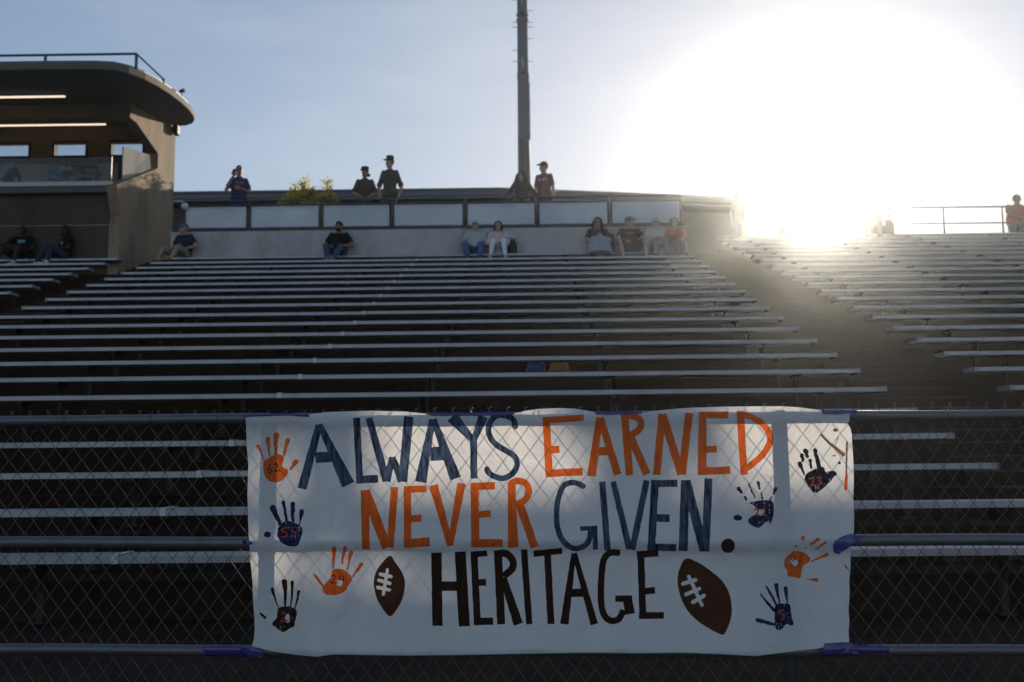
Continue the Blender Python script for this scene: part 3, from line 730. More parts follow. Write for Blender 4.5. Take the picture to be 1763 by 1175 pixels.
# HERITAGE
A = 'brown'
st(zc5, [(125, 207), (133, 713)], 72, A); st(zc5, [(290, 202), (318, 716)], 76, A); st(zc5, [(150, 440), (300, 438)], 65, A)
st(zc5, [(385, 200), (408, 707)], 48, A); st(zc5, [(365, 220), (476, 212)], 42, A); st(zc5, [(400, 415), (469, 413)], 46, A); st(zc5, [(395, 683), (516, 680)], 50, A)
st(zc5, [(550, 193), (572, 703)], 56, A); st(zc5, curve([(545, 216), (605, 214), (652, 262), (648, 320), (590, 368)]), 50, A); st(zc5, [(585, 380), (692, 702)], [50, 66], A)
st(zc5, [(730, 185), (766, 702)], 45, A); st(zc5, [(797, 216), (993, 195)], 42, A); st(zc5, [(892, 210), (916, 701)], 48, A)
st(zc5, [(1073, 212), (1008, 702)], [34, 58], A); st(zc5, [(1078, 212), (1215, 702)], [34, 54], A); st(zc5, [(1050, 487), (1160, 482)], 56, A)
st(zc5, curve([(1392, 212), (1325, 208), (1278, 262), (1263, 400), (1262, 550), (1284, 640), (1330, 678), (1385, 665), (1415, 605)]), 45, A)
st(zc5, [(1360, 525), (1476, 524)], 44, A); st(zc5, [(1440, 508), (1462, 632)], 66, A)
st(zc5, [(1535, 203), (1550, 662)], 48, A); st(zc5, [(1508, 222), (1656, 210)], 48, A); st(zc5, [(1550, 475), (1634, 468)], 46, A); st(zc5, [(1522, 642), (1696, 640)], 46, A)
# footballs
A = 'ballbrown'
poly(zc4, [(1075, 243), (1112, 290), (1160, 360), (1185, 440), (1170, 550), (1130, 630), (1075, 693), (1012, 620), (972, 540), (955, 450), (970, 370), (1012, 300)], A, .25)
A = 'cloth'
st(zc4, [(1055, 348), (1026, 528)], 24, A, True); st(zc4, [(1003, 380), (1082, 398)], 26, A, True); st(zc4, [(992, 425), (1073, 448)], 26, A, True); st(zc4, [(985, 477), (1070, 496)], 26, A, True)
A = 'ballbrown'
poly(zc6, [(172, 260), (235, 276), (315, 322), (425, 410), (480, 500), (503, 600), (495, 700), (462, 785), (432, 812), (330, 760), (230, 690), (160, 600), (120, 490), (112, 390), (135, 310)], A, .25)
A = 'cloth'
st(zc6, [(192, 390), (288, 596)], 26, A, True); st(zc6, [(150, 443), (240, 415)], 28, A, True); st(zc6, [(173, 520), (268, 478)], 28, A, True); st(zc6, [(222, 576), (302, 528)], 28, A, True)
# hand prints
def hand(zf_, m, palm, fingers, blobs=(), a=.9):
    poly(zf_, palm, m, a)
    for p0, p1, w0, w1 in fingers:
        k = 5; pts = [(p0[0]+(p1[0]-p0[0])*i/k+rj.uniform(-3, 3), p0[1]+(p1[1]-p0[1])*i/k) for i in range(k+1)]
        ws = [(w0+(w1-w0)*min(1, i/k*1.3))*rj.uniform(.8, 1.15) for i in range(k+1)]
        st(zf_, pts, ws, m, True, .3)
    for c, rx, ry_ in blobs: blob(zf_, c, rx, ry_, m, .6)
    xs = [p[0] for p in palm]; ys = [p[1] for p in palm]; rx_ = random.Random(int(xs[0]))
    for q in range(26):     # missed patches of paint
        c = (rx_.uniform(min(xs), max(xs)), rx_.uniform(min(ys), max(ys)))
        if m == 'orange' and q > 9: break
        mx_, my_ = sum(xs)/len(xs), sum(ys)/len(ys)
        if math.hypot((c[0]-mx_)/(max(xs)-min(xs)), (c[1]-my_)/(max(ys)-min(ys))) < .25: continue
        st(zf_, [c, (c[0]+rx_.uniform(-4, 4), c[1]+rx_.uniform(6, 22))], [rx_.uniform(1.5, 5), 1], 'cloth', False, .2)
def dig(zf_, m, w_, *strokes):
    for s_ in strokes: st(zf_, s_, w_, m, True, .1)
def off(pts, dx, dy): return [(x+dx, y+dy) for x, y in pts]
hand(zc1, 'orange', [(145, 455), (185, 432), (237, 402), (300, 422), (290, 490), (333, 530), (300, 590), (240, 613), (180, 598), (152, 540)],
     [((105, 342), (148, 438), 28, 10), ((178, 285), (192, 415), 36, 14), ((242, 262), (237, 405), 44, 22), ((325, 300), (297, 408), 36, 18), ((388, 458), (352, 512), 34, 20)])
dig(zc1, 'handblk', 8, [(198, 478), (180, 510), (186, 540), (208, 536), (212, 512), (186, 514)], [(226, 482), (246, 472), (250, 492), (230, 530), (270, 525)])
hand(zc1, 'handnavy', [(270, 930), (340, 905), (435, 950), (425, 1040), (385, 1092), (300, 1078), (250, 1010)],
     [((215, 805), (272, 925), 46, 28), ((297, 762), (320, 905), 28, 20), ((365, 775), (366, 905), 40, 20), ((430, 830), (415, 940), 34, 10)], [((175, 1005), 28, 22)])
for dx in (0, 68): dig(zc1, 'digitred', 9, off([(325, 953), (292, 958), (293, 984), (322, 990), (320, 1016), (286, 1022)], dx, -4 if dx else 0))
hand(zc4, 'orange', [(580, 470), (640, 405), (648, 350), (720, 345), (795, 400), (765, 470), (715, 525), (620, 535), (585, 510)],
     [((665, 192), (657, 335), 34, 14), ((742, 188), (720, 300), 30, 16), ((787, 222), (760, 345), 28, 12), ((865, 308), (800, 398), 32, 14), ((522, 388), (582, 468), 24, 14)])
blob(zc4, (705, 445), 26, 24, 'cloth')
dig(zc4, 'handblk', 7, [(640, 396), (665, 386), (672, 405), (640, 446), (688, 443)], [(702, 390), (702, 420), (738, 418)], [(735, 385), (730, 456)])
hand(zc4, 'brown', [(250, 637), (310, 615), (382, 640), (385, 690), (370, 760), (330, 780), (280, 803), (212, 750), (240, 700)],
     [((207, 490), (252, 622), 28, 10), ((300, 436), (306, 622), 38, 16), ((357, 438), (345, 640), 26, 10), ((404, 508), (375, 640), 26, 10), ((118, 668), (152, 698), 14, 22)])
blob(zc4, (322, 705), 17, 34, 'cloth'); dig(zc4, 'digitred', 9, [(275, 672), (300, 662), (305, 685), (270, 730), (326, 722)])
hand(zc3, 'handblk', [(1235, 490), (1290, 452), (1350, 432), (1372, 470), (1430, 462), (1430, 492), (1390, 540), (1310, 603), (1268, 570), (1240, 530)],
     [((1200, 412), (1232, 485), 32, 12), ((1212, 358), (1222, 395), 24, 18), ((1240, 328), (1250, 365), 36, 20), ((1268, 392), (1278, 440), 22, 14), ((1300, 325), (1328, 440), 30, 26), ((1385, 472), (1430, 478), 18, 34)], [((1460, 407), 9, 10)])
dig(zc3, 'digitred', 8, [(1268, 512), (1290, 503), (1290, 525), (1270, 555), (1302, 550)], [(1315, 502), (1340, 500), (1325, 522), (1348, 536), (1318, 553)])
hand(zc3, 'handnavy', [(875, 668), (950, 652), (1020, 655), (1034, 720), (1012, 802), (985, 790), (930, 830), (868, 800), (878, 760), (920, 738), (918, 700)],
     [((802, 575), (822, 600), 26, 16), ((843, 630), (856, 648), 14, 14), ((868, 540), (906, 632), 8, 10), ((930, 535), (940, 575), 22, 12), ((948, 600), (956, 640), 8, 10), ((1042, 575), (1030, 610), 28, 14), ((1020, 625), (1006, 655), 8, 10)], [((796, 765), 29, 20)])
blob(zc3, (950, 730), 24, 22, 'cloth')
for dx in (0, 44): dig(zc3, 'digitred', 8, off([(905, 712), (930, 702), (930, 726), (910, 750), (942, 750)], dx, 0))
st(zc3, [(1340, 222), (1410, 290), (1485, 352)], [14, 20, 26], 'smear', True, .7); st(zc3, [(1510, 272), (1505, 420), (1505, 500)], [14, 10, 12], 'smear', True, .6); st(zc3, [(1506, 490), (1502, 575)], [18, 22], 'orange', True, .5)
blob(zc3, (1435, 192), 18, 12, 'smear'); st(zc3, [(1425, 310), (1455, 240)], [5, 5], 'smear', True, .3); blob(zc3, (1425, 360), 12, 5, 'smear')
hand(zc6, 'orange', [(885, 330), (890, 260), (950, 207), (1040, 225), (1070, 280), (1020, 312), (1000, 403), (950, 390), (910, 388), (905, 340)],
     [((1125, 122), (1078, 155), 28, 18), ((1180, 145), (1116, 190), 26, 12), ((1195, 230), (1078, 280), 22, 12), ((1115, 415), (1045, 408), 28, 8)], [((1018, 113), 15, 16), ((966, 172), 8, 10), ((1038, 185), 9, 7)])
blob(zc6, (952, 290), 32, 24, 'cloth')
dig(zc6, 'handnavy', 7, [(922, 248), (955, 238), (964, 262), (922, 298), (948, 310)], [(1000, 262), (994, 290), (978, 328)])
hand(zc6, 'handnavy', [(820, 600), (870, 588), (922, 592), (940, 690), (946, 742), (900, 735), (855, 773), (815, 760), (812, 660)],
     [((712, 518), (805, 632), 12, 24), ((757, 465), (825, 592), 16, 16), ((822, 452), (850, 588), 30, 14), ((895, 475), (903, 592), 32, 12), ((690, 705), (815, 738), 34, 22)])
dig(zc6, 'digitred', 9, [(878, 628), (850, 632), (855, 660), (880, 668), (880, 692), (858, 700)])
st(zc6, [(1322, 312), (1352, 346)], [12, 5], 'digitred', True, .3)

outline_px = [(423, 719), (440, 714.5), (485, 712), (532, 714), (560, 710), (600, 708.5), (640, 707.5), (700, 709), (735, 713), (800, 712), (885, 713), (905, 707.5), (930, 704.5), (960, 703), (990, 704), (1010, 707), (1026, 711), (1065, 710), (1104, 711), (1140, 706.5), (1170, 703.5), (1200, 702), (1250, 700.5), (1290, 700), (1345, 700), (1375, 701.5), (1400, 705), (1430, 708.5), (1463, 710),
              (1462, 726), (1459, 729), (1464, 737), (1466, 745), (1468, 775), (1469.5, 800), (1470, 830), (1469, 860), (1470.5, 890), (1470, 915), (1466, 930), (1464, 950), (1464.5, 975), (1462, 1000), (1463, 1020), (1461, 1050), (1462.5, 1070), (1461, 1085), (1462, 1106),
              (1430, 1113), (1400, 1118), (1370, 1121), (1340, 1125), (1300, 1130), (1250, 1127), (1180, 1124), (1100, 1125), (1000, 1124), (900, 1126), (800, 1128), (700, 1129), (620, 1128), (575, 1127), (545, 1131), (510, 1128), (470, 1122), (434, 1113),
              (437, 1100), (438.5, 1085), (438, 1065), (436, 1040), (434.5, 1000), (432, 975), (430, 950), (428, 920), (427, 890), (426, 850), (427.5, 800), (425, 770), (424, 745)]
def inside(x, y, pl):
    c = False; j = len(pl)-1
    for i in range(len(pl)):
        if (pl[i][1] > y) != (pl[j][1] > y) and x < (pl[j][0]-pl[i][0])*(y-pl[i][1])/(pl[j][1]-pl[i][1])+pl[i][0]: c = not c
        j = i
    return c
vco, faces_in, fmat = [], [], []
def addface(pl, m):
    o_ = len(vco); vco.extend(pl); faces_in.append(list(range(o_, o_+len(pl)))); fmat.append(m)
dense = []
for i, p in enumerate(outline_px):
    q = outline_px[(i+1) % len(outline_px)]; k = max(1, int(math.dist(p, q)/14))
    dense += [(p[0]+(q[0]-p[0])*t/k, p[1]+(q[1]-p[1])*t/k) for t in range(k)]
addface(dense, 0)
for pl, m in shapes: addface(pl, m)
gx = 424
while gx < 1474:
    gy = 700
    while gy < 1134:
        if inside(gx, gy, outline_px): vco.append((gx+rj.uniform(-1.5, 1.5), gy+rj.uniform(-1.5, 1.5)))
        gy += 8
    gx += 8
vs, es, fs, ov, oe, of = delaunay_2d_cdt([Vector(v) for v in vco], [], faces_in, 0, 1e-4)
def sm(a, b, x):
    t = max(0, min(1, (x-a)/(b-a))); return t*t*(3-2*t)
def drape(px, py):
    """how far the cloth stands off the fence towards the viewer"""
    d = 0.
    # lies over three rails, sags between them and billows where it is not taped
    d += .012*math.exp(-((py-728)/16)**2)+.010*math.exp(-((py-933)/15)**2)+.010*math.exp(-((py-1120)/14)**2)
    d += .006*math.exp(-((px-1356)/15)**2)*sm(705, 740, py)*(1-.5*sm(900, 1100, py))
    d += .0045*math.sin(px*.035+py*.004)*math.sin(py*.012+1)+.003*math.sin(px*.08+1.7+py*.01)
    d += .010*noise.noise(Vector((px*.006, py*.004, 2.)))+.0045*noise.noise(Vector((px*.02, py*.014, 5.)))
    d += .007*abs(noise.noise(Vector((px*.03+py*.02, py*.03-px*.01, 9.))))
    d += .010*math.exp(-((px-(547+(1100-py)*.03))/9)**2)*sm(980, 1060, py)    # hanging fold
    d += .006*math.exp(-((px-725)/8)**2)*sm(1030, 1100, py)-.005*math.exp(-((px-935)/7)**2)*sm(1020, 1090, py)
    d += .009*math.exp(-((py-700-((px-470)**2)*.0012)/10)**2)*sm(430, 470, px)*(1-sm(520, 560, px))
    d += .0035*(1-abs(noise.noise(Vector((px*.018+py*.011, py*.026-px*.006, 14.)))*2.2))**3+.0016*noise.noise(Vector((px*.09, py*.07, 4.)))
    if py < 716: d -= .012*sm(716, 702, py)     # rolls back over the rail
    return d
import numpy as np
cent = at(945, 915, BYD)
me = bpy.data.meshes.new('banner')
pts3 = []
for v in vs:
    d = drape(v.x, v.y); pts3.append(at(v.x, v.y, BYD-d)-cent)
fo, mi = [], []
allp = [(min(p[0] for p in pl), max(p[0] for p in pl), min(p[1] for p in pl), max(p[1] for p in pl), pl, m) for pl, m in shapes][::-1]
for f in fs:
    x = sum(vs[i].x for i in f)/len(f); y = sum(vs[i].y for i in f)/len(f)
    if not inside(x, y, dense): continue
    m = 0
    for a0, a1, b0, b1, pl, mm_ in allp:
        if a0 <= x <= a1 and b0 <= y <= b1 and inside(x, y, pl): m = mm_; break
    fo.append(tuple(f)); mi.append(m)
me.from_pydata([tuple(p) for p in pts3], [], fo)
for nm in MATS: me.materials.append(M[nm])
for p, m in zip(me.polygons, mi): p.material_index = m; p.use_smooth = True
ban = bpy.data.objects.new('banner', me); col.objects.link(ban); ban.location = cent
tag(ban, 'white hand-painted cloth banner with orange and navy lettering taped to the chain-link fence', 'banner')

# strips of tape
def tape(pl, off_, label):
    n_ = len(pl); c = [sum(p[i] for p in pl)/n_ for i in (0, 1)]
    dn = []
    for i, p in enumerate(pl):
        q = pl[(i+1) % n_]; k = max(1, int(math.dist(p, q)/8)); dn += [(p[0]+(q[0]-p[0])*t/k, p[1]+(q[1]-p[1])*t/k+rj.uniform(-.4, .4)) for t in range(k)]
    co = [Vector(p) for p in dn]; bx_ = [min(p[0] for p in pl), max(p[0] for p in pl), min(p[1] for p in pl), max(p[1] for p in pl)]
    x = bx_[0]+4
    while x < bx_[1]:
        y = bx_[2]+3
        while y < bx_[3]:
            if inside(x, y, pl): co.append(Vector((x, y)))
            y += 4
        x += 6
    v2, e2, f2, _, _, o2 = delaunay_2d_cdt(co, [], [list(range(len(dn)))], 0, 1e-4)
    def dep(x, y):
        rc = 719 if y < 800 else (932 if y < 1000 else 1119.5)
        rr2 = .0245; t = (y-rc)/445.; on = math.sqrt(max(0, rr2**2-min(abs(t), rr2)**2))
        b = BYD-drape(x, y)-.004 if 421 < x < 1472 else 9
        return min(FY-on-.003, b)-.0022*abs(noise.noise(Vector((x*.13+y*.2, y*.35, 3))))-.0012*noise.noise(Vector((x*.5, y*.6, 7)))
    p3 = [at(v.x, v.y, dep(v.x, v.y)) for v in v2]; cc = sum(p3, Vector())/len(p3)
    n0 = len(p3); fl = [tuple(f) for f, s_ in zip(f2, o2) if s_]
    m_ = bpy.data.meshes.new('tape_strip'); m_.from_pydata([tuple(p-cc) for p in p3], [], fl); m_.materials.append(M['tape'])
    for p in m_.polygons: p.use_smooth = True
    o_ = bpy.data.objects.new('tape_strip', m_); col.objects.link(o_); o_.location = cc
    so2 = o_.modifiers.new('s', 'SOLIDIFY'); so2.thickness = .0006; so2.offset = 1
    tag(o_, label, 'tape', 'purple tape holding the banner')
tape([(414, 715), (430, 715), (460, 712.5), (485, 711), (531, 713), (533, 718), (490, 716), (450, 717), (418, 719)], 0, 'purple tape strip at the top left corner of the banner')
tape([(732, 713.5), (745, 711), (800, 711), (850, 710), (886, 710.5), (884, 714), (860, 716), (800, 716), (745, 716)], 0, 'purple tape strip along the top rail above the letters A and Y')
tape([(1024, 709), (1060, 708.5), (1106, 708), (1104, 713), (1060, 714), (1026, 714)], 0, 'purple tape strip on the top rail above the orange letters A and R')
tape([(1413, 707), (1450, 707), (1477, 706.5), (1476, 711), (1440, 713.5), (1417, 713)], 0, 'purple tape strip at the top right corner of the banner')
tape([(418, 929), (424, 929), (436, 935), (424, 941), (417, 940)], 0, 'small purple tape tip at the middle rail left of the banner')
tape([(1450, 924), (1465, 919.5), (1493, 921.5), (1478, 931), (1462, 942), (1444, 955), (1436, 952), (1434, 940), (1437, 932)], 0, 'folded blue tape wrapped on the middle rail right of the banner')
tape([(349, 1114), (380, 1112.5), (430, 1113), (447, 1118), (456, 1130), (444, 1133), (400, 1129), (352, 1129)], 0, 'wide purple tape on the bottom rail left of the banner')
tape([(1420, 1108), (1460, 1106), (1480, 1110), (1528, 1112), (1532, 1124), (1480, 1126), (1414, 1128)], 0, 'wide blue tape on the bottom rail right of the banner')

# ------------------------------------------------------------------ two small bags on a bench
def bag(px0, px1, py0, k, base, label):
    Y, Z = rows_at(k); Z += .024; m = mat('bagcloth', base, .8, nscale=20, namt=.3, bump=.5)
    a = at(px0, 640, Y+.12).x; b = at(px1, 640, Y+.12).x; h = at(900, py0, Y+.12).z-Z; wd = (b-a)/2
    root = empty('bag', ((a+b)/2, Y+.13, Z), label, 'bag')
    g = MB(); rings = []
    for i in range(9):
        t = i/8; rings.append(((0, .01*math.sin(t*5), h*t), wd*(.96-.35*t**4+.05*math.sin(t*9)), .07*(1-.45*t**2)))
    g.loft(rings, 22); o_ = g.build('body', m, root, True)
    g = MB(); g.tube([(-wd*.4, -.075, h*.15), (-wd*.35, -.085, h*.6), (-wd*.1, -.06, h*.99), (wd*.25, -.06, h*.97), (wd*.5, -.08, h*.5), (wd*.5, -.075, h*.1)], .006, 6); g.build('strap', M['black'], root, True)
    g = MB(); g.box(-wd*.6, wd*.6, -.083, -.072, h*.2, h*.55); bevel(g.build('pocket', m, root), .005)
bag(905, 941, 625, 6, (.03, .06, .16), 'small blue bag on the bench just above the banner')
bag(944, 981, 625.5, 6, (.24, .095, .035), 'small orange bag beside the blue one on the bench')

# ------------------------------------------------------------------ people
PENDING = []
def skinmat(c): return mat('skin', c, .55, nscale=12, namt=.1, spec=.35)
def clothm(c, pr=None):
    m = mat('garment', c, .9, nscale=14, namt=.18, bump=.8, bscale=16, spec=.1)
    if pr:   # printed chest graphic: (colour, x half-width, z0, z1)
        t = m.node_tree; n = t.nodes; l = t.links; p = n['Principled BSDF']; src = p.inputs['Base Color'].links[0].from_socket
        tx = n.new('ShaderNodeTexCoord'); sx = n.new('ShaderNodeSeparateXYZ'); l.new(tx.outputs['Object'], sx.inputs[0])
        def mm(op, a, b):
            q = n.new('ShaderNodeMath'); q.operation = op
            for i, x in enumerate((a, b)):
                if hasattr(x, 'links'): l.new(x, q.inputs[i])
                elif x is not None: q.inputs[i].default_value = x
            return q.outputs[0]
        x = sx.outputs[0]; z = sx.outputs[2]; y = sx.outputs[1]
        c0, hw, z0, z1 = pr
        mk = mm('MULTIPLY', mm('LESS_THAN', mm('ABSOLUTE', x, None), hw), mm('MULTIPLY', mm('GREATER_THAN', z, z0), mm('LESS_THAN', z, z1)))
        mk = mm('MULTIPLY', mk, mm('LESS_THAN', y, 0.02))
        wv = n.new('ShaderNodeTexNoise'); wv.inputs['Scale'].default_value = 38; l.new(tx.outputs['Object'], wv.inputs[0])
        mk = mm('MULTIPLY', mk, mm('GREATER_THAN', wv.outputs[0], .47))
        mx = n.new('ShaderNodeMix'); mx.data_type = 'RGBA'; l.new(mk, mx.inputs[0]); l.new(src, mx.inputs[6]); mx.inputs[7].default_value = c0+(1,); l.new(mx.outputs[2], p.inputs['Base Color'])
    return m
def pend(g, name, m, root, vox):
    o = g.build(name, m, root, True); md = o.modifiers.new('r', 'REMESH'); md.mode = 'VOXEL'; md.voxel_size = vox; md.use_smooth_shade = True; PENDING.append((o, m)); return o
V3 = Vector
def person(loc, rz, label, pose, sit, skin, top, bottom, hair=None, hairkind='short', hat=None, sleeve='short', legs='long', shoes=(.03, .03, .03), scale=1., head_yaw=0., head_pitch=0., fem=False, belly=0., glasses=False, beard=False, pr=None, vest=None, group=None, wide=.95):
    root = empty('person', loc, label, 'person', group, rz); root.scale = (scale,)*3 if sit else (min(scale, 1.02)*wide, min(scale, 1.02)*wide, scale)
    J = dict(STAND if not sit else SIT); J.update(pose or {})
    J = {k: V3(v) for k, v in J.items()}
    sk = skinmat(skin); HC = J['head']; Rm = (Matrix.Rotation(head_yaw, 3, 'Z') @ Matrix.Rotation(head_pitch, 3, 'X'))
    def hp(x, y, z): return HC+Rm@V3((x, y, z))
    g = MB()
    # torso
    sw = .155 if fem else .178
    pel, wst, chs, nk = J['pelvis'], J['waist'], J['chest'], J['neck']
    g.loft([(pel-V3((0, 0, .09)), .12, .09), (pel, .155, .105), (wst, .13+belly*.5, .092+belly), (chs, sw-.01, .108), (chs.lerp(nk, .6), sw-.02, .09), (nk+V3((0, 0, .0)), .075, .06)], 20)
    g.cone(nk-V3((0, 0, .03)), .062, hp(0, .01, -.06), .052)
    # head
    g.ell(hp(0, .012, .018), (.074, .092, .098), 20, 14, Rm); g.ell(hp(0, -.018, -.045), (.056, .066, .068), 16, 12, Rm)
    g.ell(hp(0, -.062, -.088), (.028, .022, .022), 10, 8, Rm)
    g.cone(hp(0, -.083, .01), .009, hp(0, -.103, -.028), .014, 8); g.ell(hp(0, -.080, .028), (.05, .014, .012), 12, 8, Rm)
    g.ell(hp(0, -.082, -.055), (.024, .012, .010), 10, 8, Rm)
    for s_ in (-1, 1): g.ell(hp(s_*.074, .012, -.01), (.012, .02, .03), 8, 8, Rm)
    for s_, sd_ in ((-1, 'r'), (1, 'l')):
        sh, el, wr = J['sh'+sd_], J['el'+sd_], J['wr'+sd_]
        g.cone(sh, .052, el, .040); g.cone(el, .040, wr, .027); g.cone(chs.lerp(sh, .5), .07, sh, .052)
        # hand
        d = (wr-el).normalized(); hd = J.get('hd'+sd_, d); hd = V3(hd).normalized()
        side = V3(J.get('th'+sd_, (0, -1, 0))); side = (side-hd*side.dot(hd)).normalized(); nrm = hd.cross(side)
        cur = J.get('curl'+sd_, V3((.45, 0, 0))).x
        inn = nrm if nrm.x*s_ < 0 else -nrm
        pc = wr+hd*.045
        rotm = Matrix((side, inn, hd)).transposed()
        g.ell(pc, (.042, .017, .052), 12, 8, rotm)
        for fi in range(4):
            off_ = (.030-.020*fi); ln = (.072, .080, .074, .058)[fi]
            b0 = wr+hd*.082+side*off_; d1 = (hd*math.cos(cur)+inn*math.sin(cur)); d2 = (hd*math.cos(cur*2.1)+inn*math.sin(cur*2.1))
            m1 = b0+d1*ln*.5; g.cone(b0-hd*.02, .0098, m1, .0092, 8); g.cone(m1, .0092, m1+d2*ln*.5, .0078, 8)
        t0 = wr+hd*.03+side*.034; t1 = t0+(side*.6+hd*.8).normalized()*.04; g.cone(t0, .0125, t1, .0105, 8); g.cone(t1, .0105, t1+(hd*.95+inn*.3).normalized()*.03, .009, 8)
        hpj, kn, an = J['hp'+sd_], J['kn'+sd_], J['an'+sd_]
        g.cone(hpj, .080, kn, .054); g.cone(kn, .052, an, .038); cf = kn.lerp(an, .33)+V3((0, .018, 0)); g.ell(cf, (.05, .052, .10), 12, 8)
        toe = J['toe'+sd_]; g.cone(an-V3((0, 0, .02)), .036, toe, .030)
    body = pend(g, 'body', sk, root, .0085)
    # eyes, lips
    for s_ in (-1, 1):
        e = MB(); e.ell(hp(s_*.030, -.0785, .006), (.011, .006, .007), 10, 8, Rm); e.build('eye', EYE, body, True)
    e = MB(); e.ell(hp(0, -.0925, -.056), (.021, .004, .0045), 10, 8, Rm); e.build('mouth', LIP, body, True)
    if glasses:
        e = MB()
        for s_ in (-1, 1): e.ell(hp(s_*.033, -.094, .008), (.026, .006, .018), 12, 8, Rm); e.tube([hp(s_*.058, -.088, .012), hp(s_*.078, .0, .008)], .003, 5)
        e.tube([hp(-.012, -.098, .012), hp(.012, -.098, .012)], .003, 5); e.build('sunglasses', M['black'], root, True)
    if beard:
        e = MB(); e.ell(hp(0, -.038, -.068), (.058, .055, .05), 14, 10, Rm); e.build('beard', mat('hairb', hair or (.02, .015, .01), .8), root, True)
    # trousers / shorts
    b_ = MB(); bm = clothm(bottom)
    b_.loft([(pel-V3((0, 0, .105)), .135, .105), (pel-V3((0, 0, .03)), .172, .124), (pel.lerp(wst, .5), .160+belly*.4, .118+belly*.8)], 20)
    for s_, sd_ in ((-1, 'r'), (1, 'l')):
        hpj, kn, an = J['hp'+sd_], J['kn'+sd_], J['an'+sd_]
        if legs == 'long':
            b_.cone(hpj, .102, kn, .073); b_.tube([kn, kn.lerp(an, .5), an.lerp(kn, .06)], [.073, .064, .060], 14); b_.ell(kn, .073)
        elif legs == 'short':
            b_.ell(hpj, .102); b_.tube([hpj, hpj.lerp(kn, .93)], [.104, .092], 14)
        elif legs == 'slim':
            b_.cone(hpj, .092, kn, .063); b_.tube([kn, kn.lerp(an, .4), an.lerp(kn, .12)], [.063, .058, .042], 14); b_.ell(kn, .063)
    if legs == 'skirt':
        b_.cone(J['hpr'], .10, J['knr'], .085); b_.cone(J['hpl'], .10, J['knl'], .085)
        b_.loft([(J['knr'].lerp(J['knl'], .5)+V3((0, .02, .04)), .22, .11), (J['anr'].lerp(J['anl'], .5)+V3((0, .02, .06)), .26, .12)], 20)
    pend(b_, {'long': 'trousers', 'slim': 'trousers', 'short': 'shorts', 'skirt': 'skirt'}[legs], bm, root, .012)
    # shirt
    t_ = MB(); tm = clothm(top, pr)
    t_.loft([(pel+V3((0, 0, .0)), .180+belly*.3, .132+belly*.7), (wst, .158+belly*.6, .118+belly*1.1), (chs, sw+.016, .132), (chs.lerp(nk, .55), sw+.008, .112), (nk-V3((0, 0, .012)), .088, .076)], 22)
    for s_, sd_ in ((-1, 'r'), (1, 'l')):
        sh, el, wr = J['sh'+sd_], J['el'+sd_], J['wr'+sd_]; t_.cone(chs.lerp(sh, .45), .080, sh, .060); t_.ell(sh, .060)
        if sleeve == 'short': t_.tube([sh, sh.lerp(el, .72)], [.060, .062], 14)
        elif sleeve == 'long': t_.cone(sh, .066, el, .052); t_.tube([el, wr.lerp(el, .06)], [.052, .038], 14)
        elif sleeve == 'rolled': t_.cone(sh, .06, el.lerp(sh, .25), .056); t_.tube([sh.lerp(el, .74), sh.lerp(el, .94)], [.064, .066], 14)
    pend(t_, 'shirt', tm, root, .012)
    if vest:
        v_ = MB(); v_.loft([(pel+V3((0, .0, -.06)), .196, .148), (wst, .176, .142), (chs, sw+.03, .15), (chs.lerp(nk, .5), sw+.012, .125)], 22)
        pend(v_, 'vest', clothm(vest), root, .012)
    for s_, sd_ in ((-1, 'r'), (1, 'l')):
        an, toe = J['an'+sd_], J['toe'+sd_]; f_ = MB(); dv = (toe-an); dv.z = 0; dv.normalize(); hl = an-V3((0, 0, .035))-dv*.04
        f_.cone(hl, .045, toe-V3((0, 0, .002)), .040); f_.ell(hl.lerp(toe, .6), (.047, .08, .03)); f_.cone(hl, .045, an+V3((0, 0, .02)), .046)
        pend(f_, 'shoe', mat('shoe', shoes, .6), root, .010)
    # hair, hats
    if hairkind != 'none' and hair:
        h_ = MB(); hm = mat('hair', hair, .6, nscale=60, namt=.4, bump=.8, bscale=90)
        if hairkind in ('short', 'crop'):
            k = .006 if hairkind == 'crop' else .014
            h_.ell(hp(0, .026, .034), (.074+k, .088+k, .088+k), 18, 12, Rm)
            if hairkind == 'short': h_.ell(hp(0, -.035, .082), (.058, .05, .034), 12, 8, Rm)
        elif hairkind == 'bob':
            h_.ell(hp(0, .028, .036), (.094, .096, .098), 18, 12, Rm)
            for s_ in (-1, 1): h_.cone(hp(s_*.078, .015, .01), .036, hp(s_*.08, .0, -.085), .026)
            h_.cone(hp(0, .06, 0), .07, hp(0, .06, -.09), .05)
        elif hairkind in ('long', 'curly'):
            h_.ell(hp(0, .026, .038), (.096, .098, .10), 18, 12, Rm); kk = 1.35 if hairkind == 'curly' else 1.
            rr_ = random.Random(5)
            for s_ in (-1, 1):
                h_.cone(hp(s_*.078, .015, .02), .036*kk, hp(s_*.098*kk, .0, -.13), .044*kk); h_.cone(hp(s_*.098*kk, .0, -.13), .044*kk, hp(s_*.105*kk, -.03, -.27), .026*kk)
                if hairkind == 'curly':
                    for q in range(14): h_.ell(hp(s_*rr_.uniform(.08, .15), rr_.uniform(-.03, .06), rr_.uniform(-.26, .03)), rr_.uniform(.02, .035), 8, 6)
            h_.cone(hp(0, .06, 0), .08, hp(0, .08, -.2), .07)
        elif hairkind == 'bun':
            h_.ell(hp(0, .026, .03), (.082, .094, .092), 18, 12, Rm); h_.ell(hp(.03, .115, -.03), .045)
        pend(h_, 'hair', hm, root, .010)
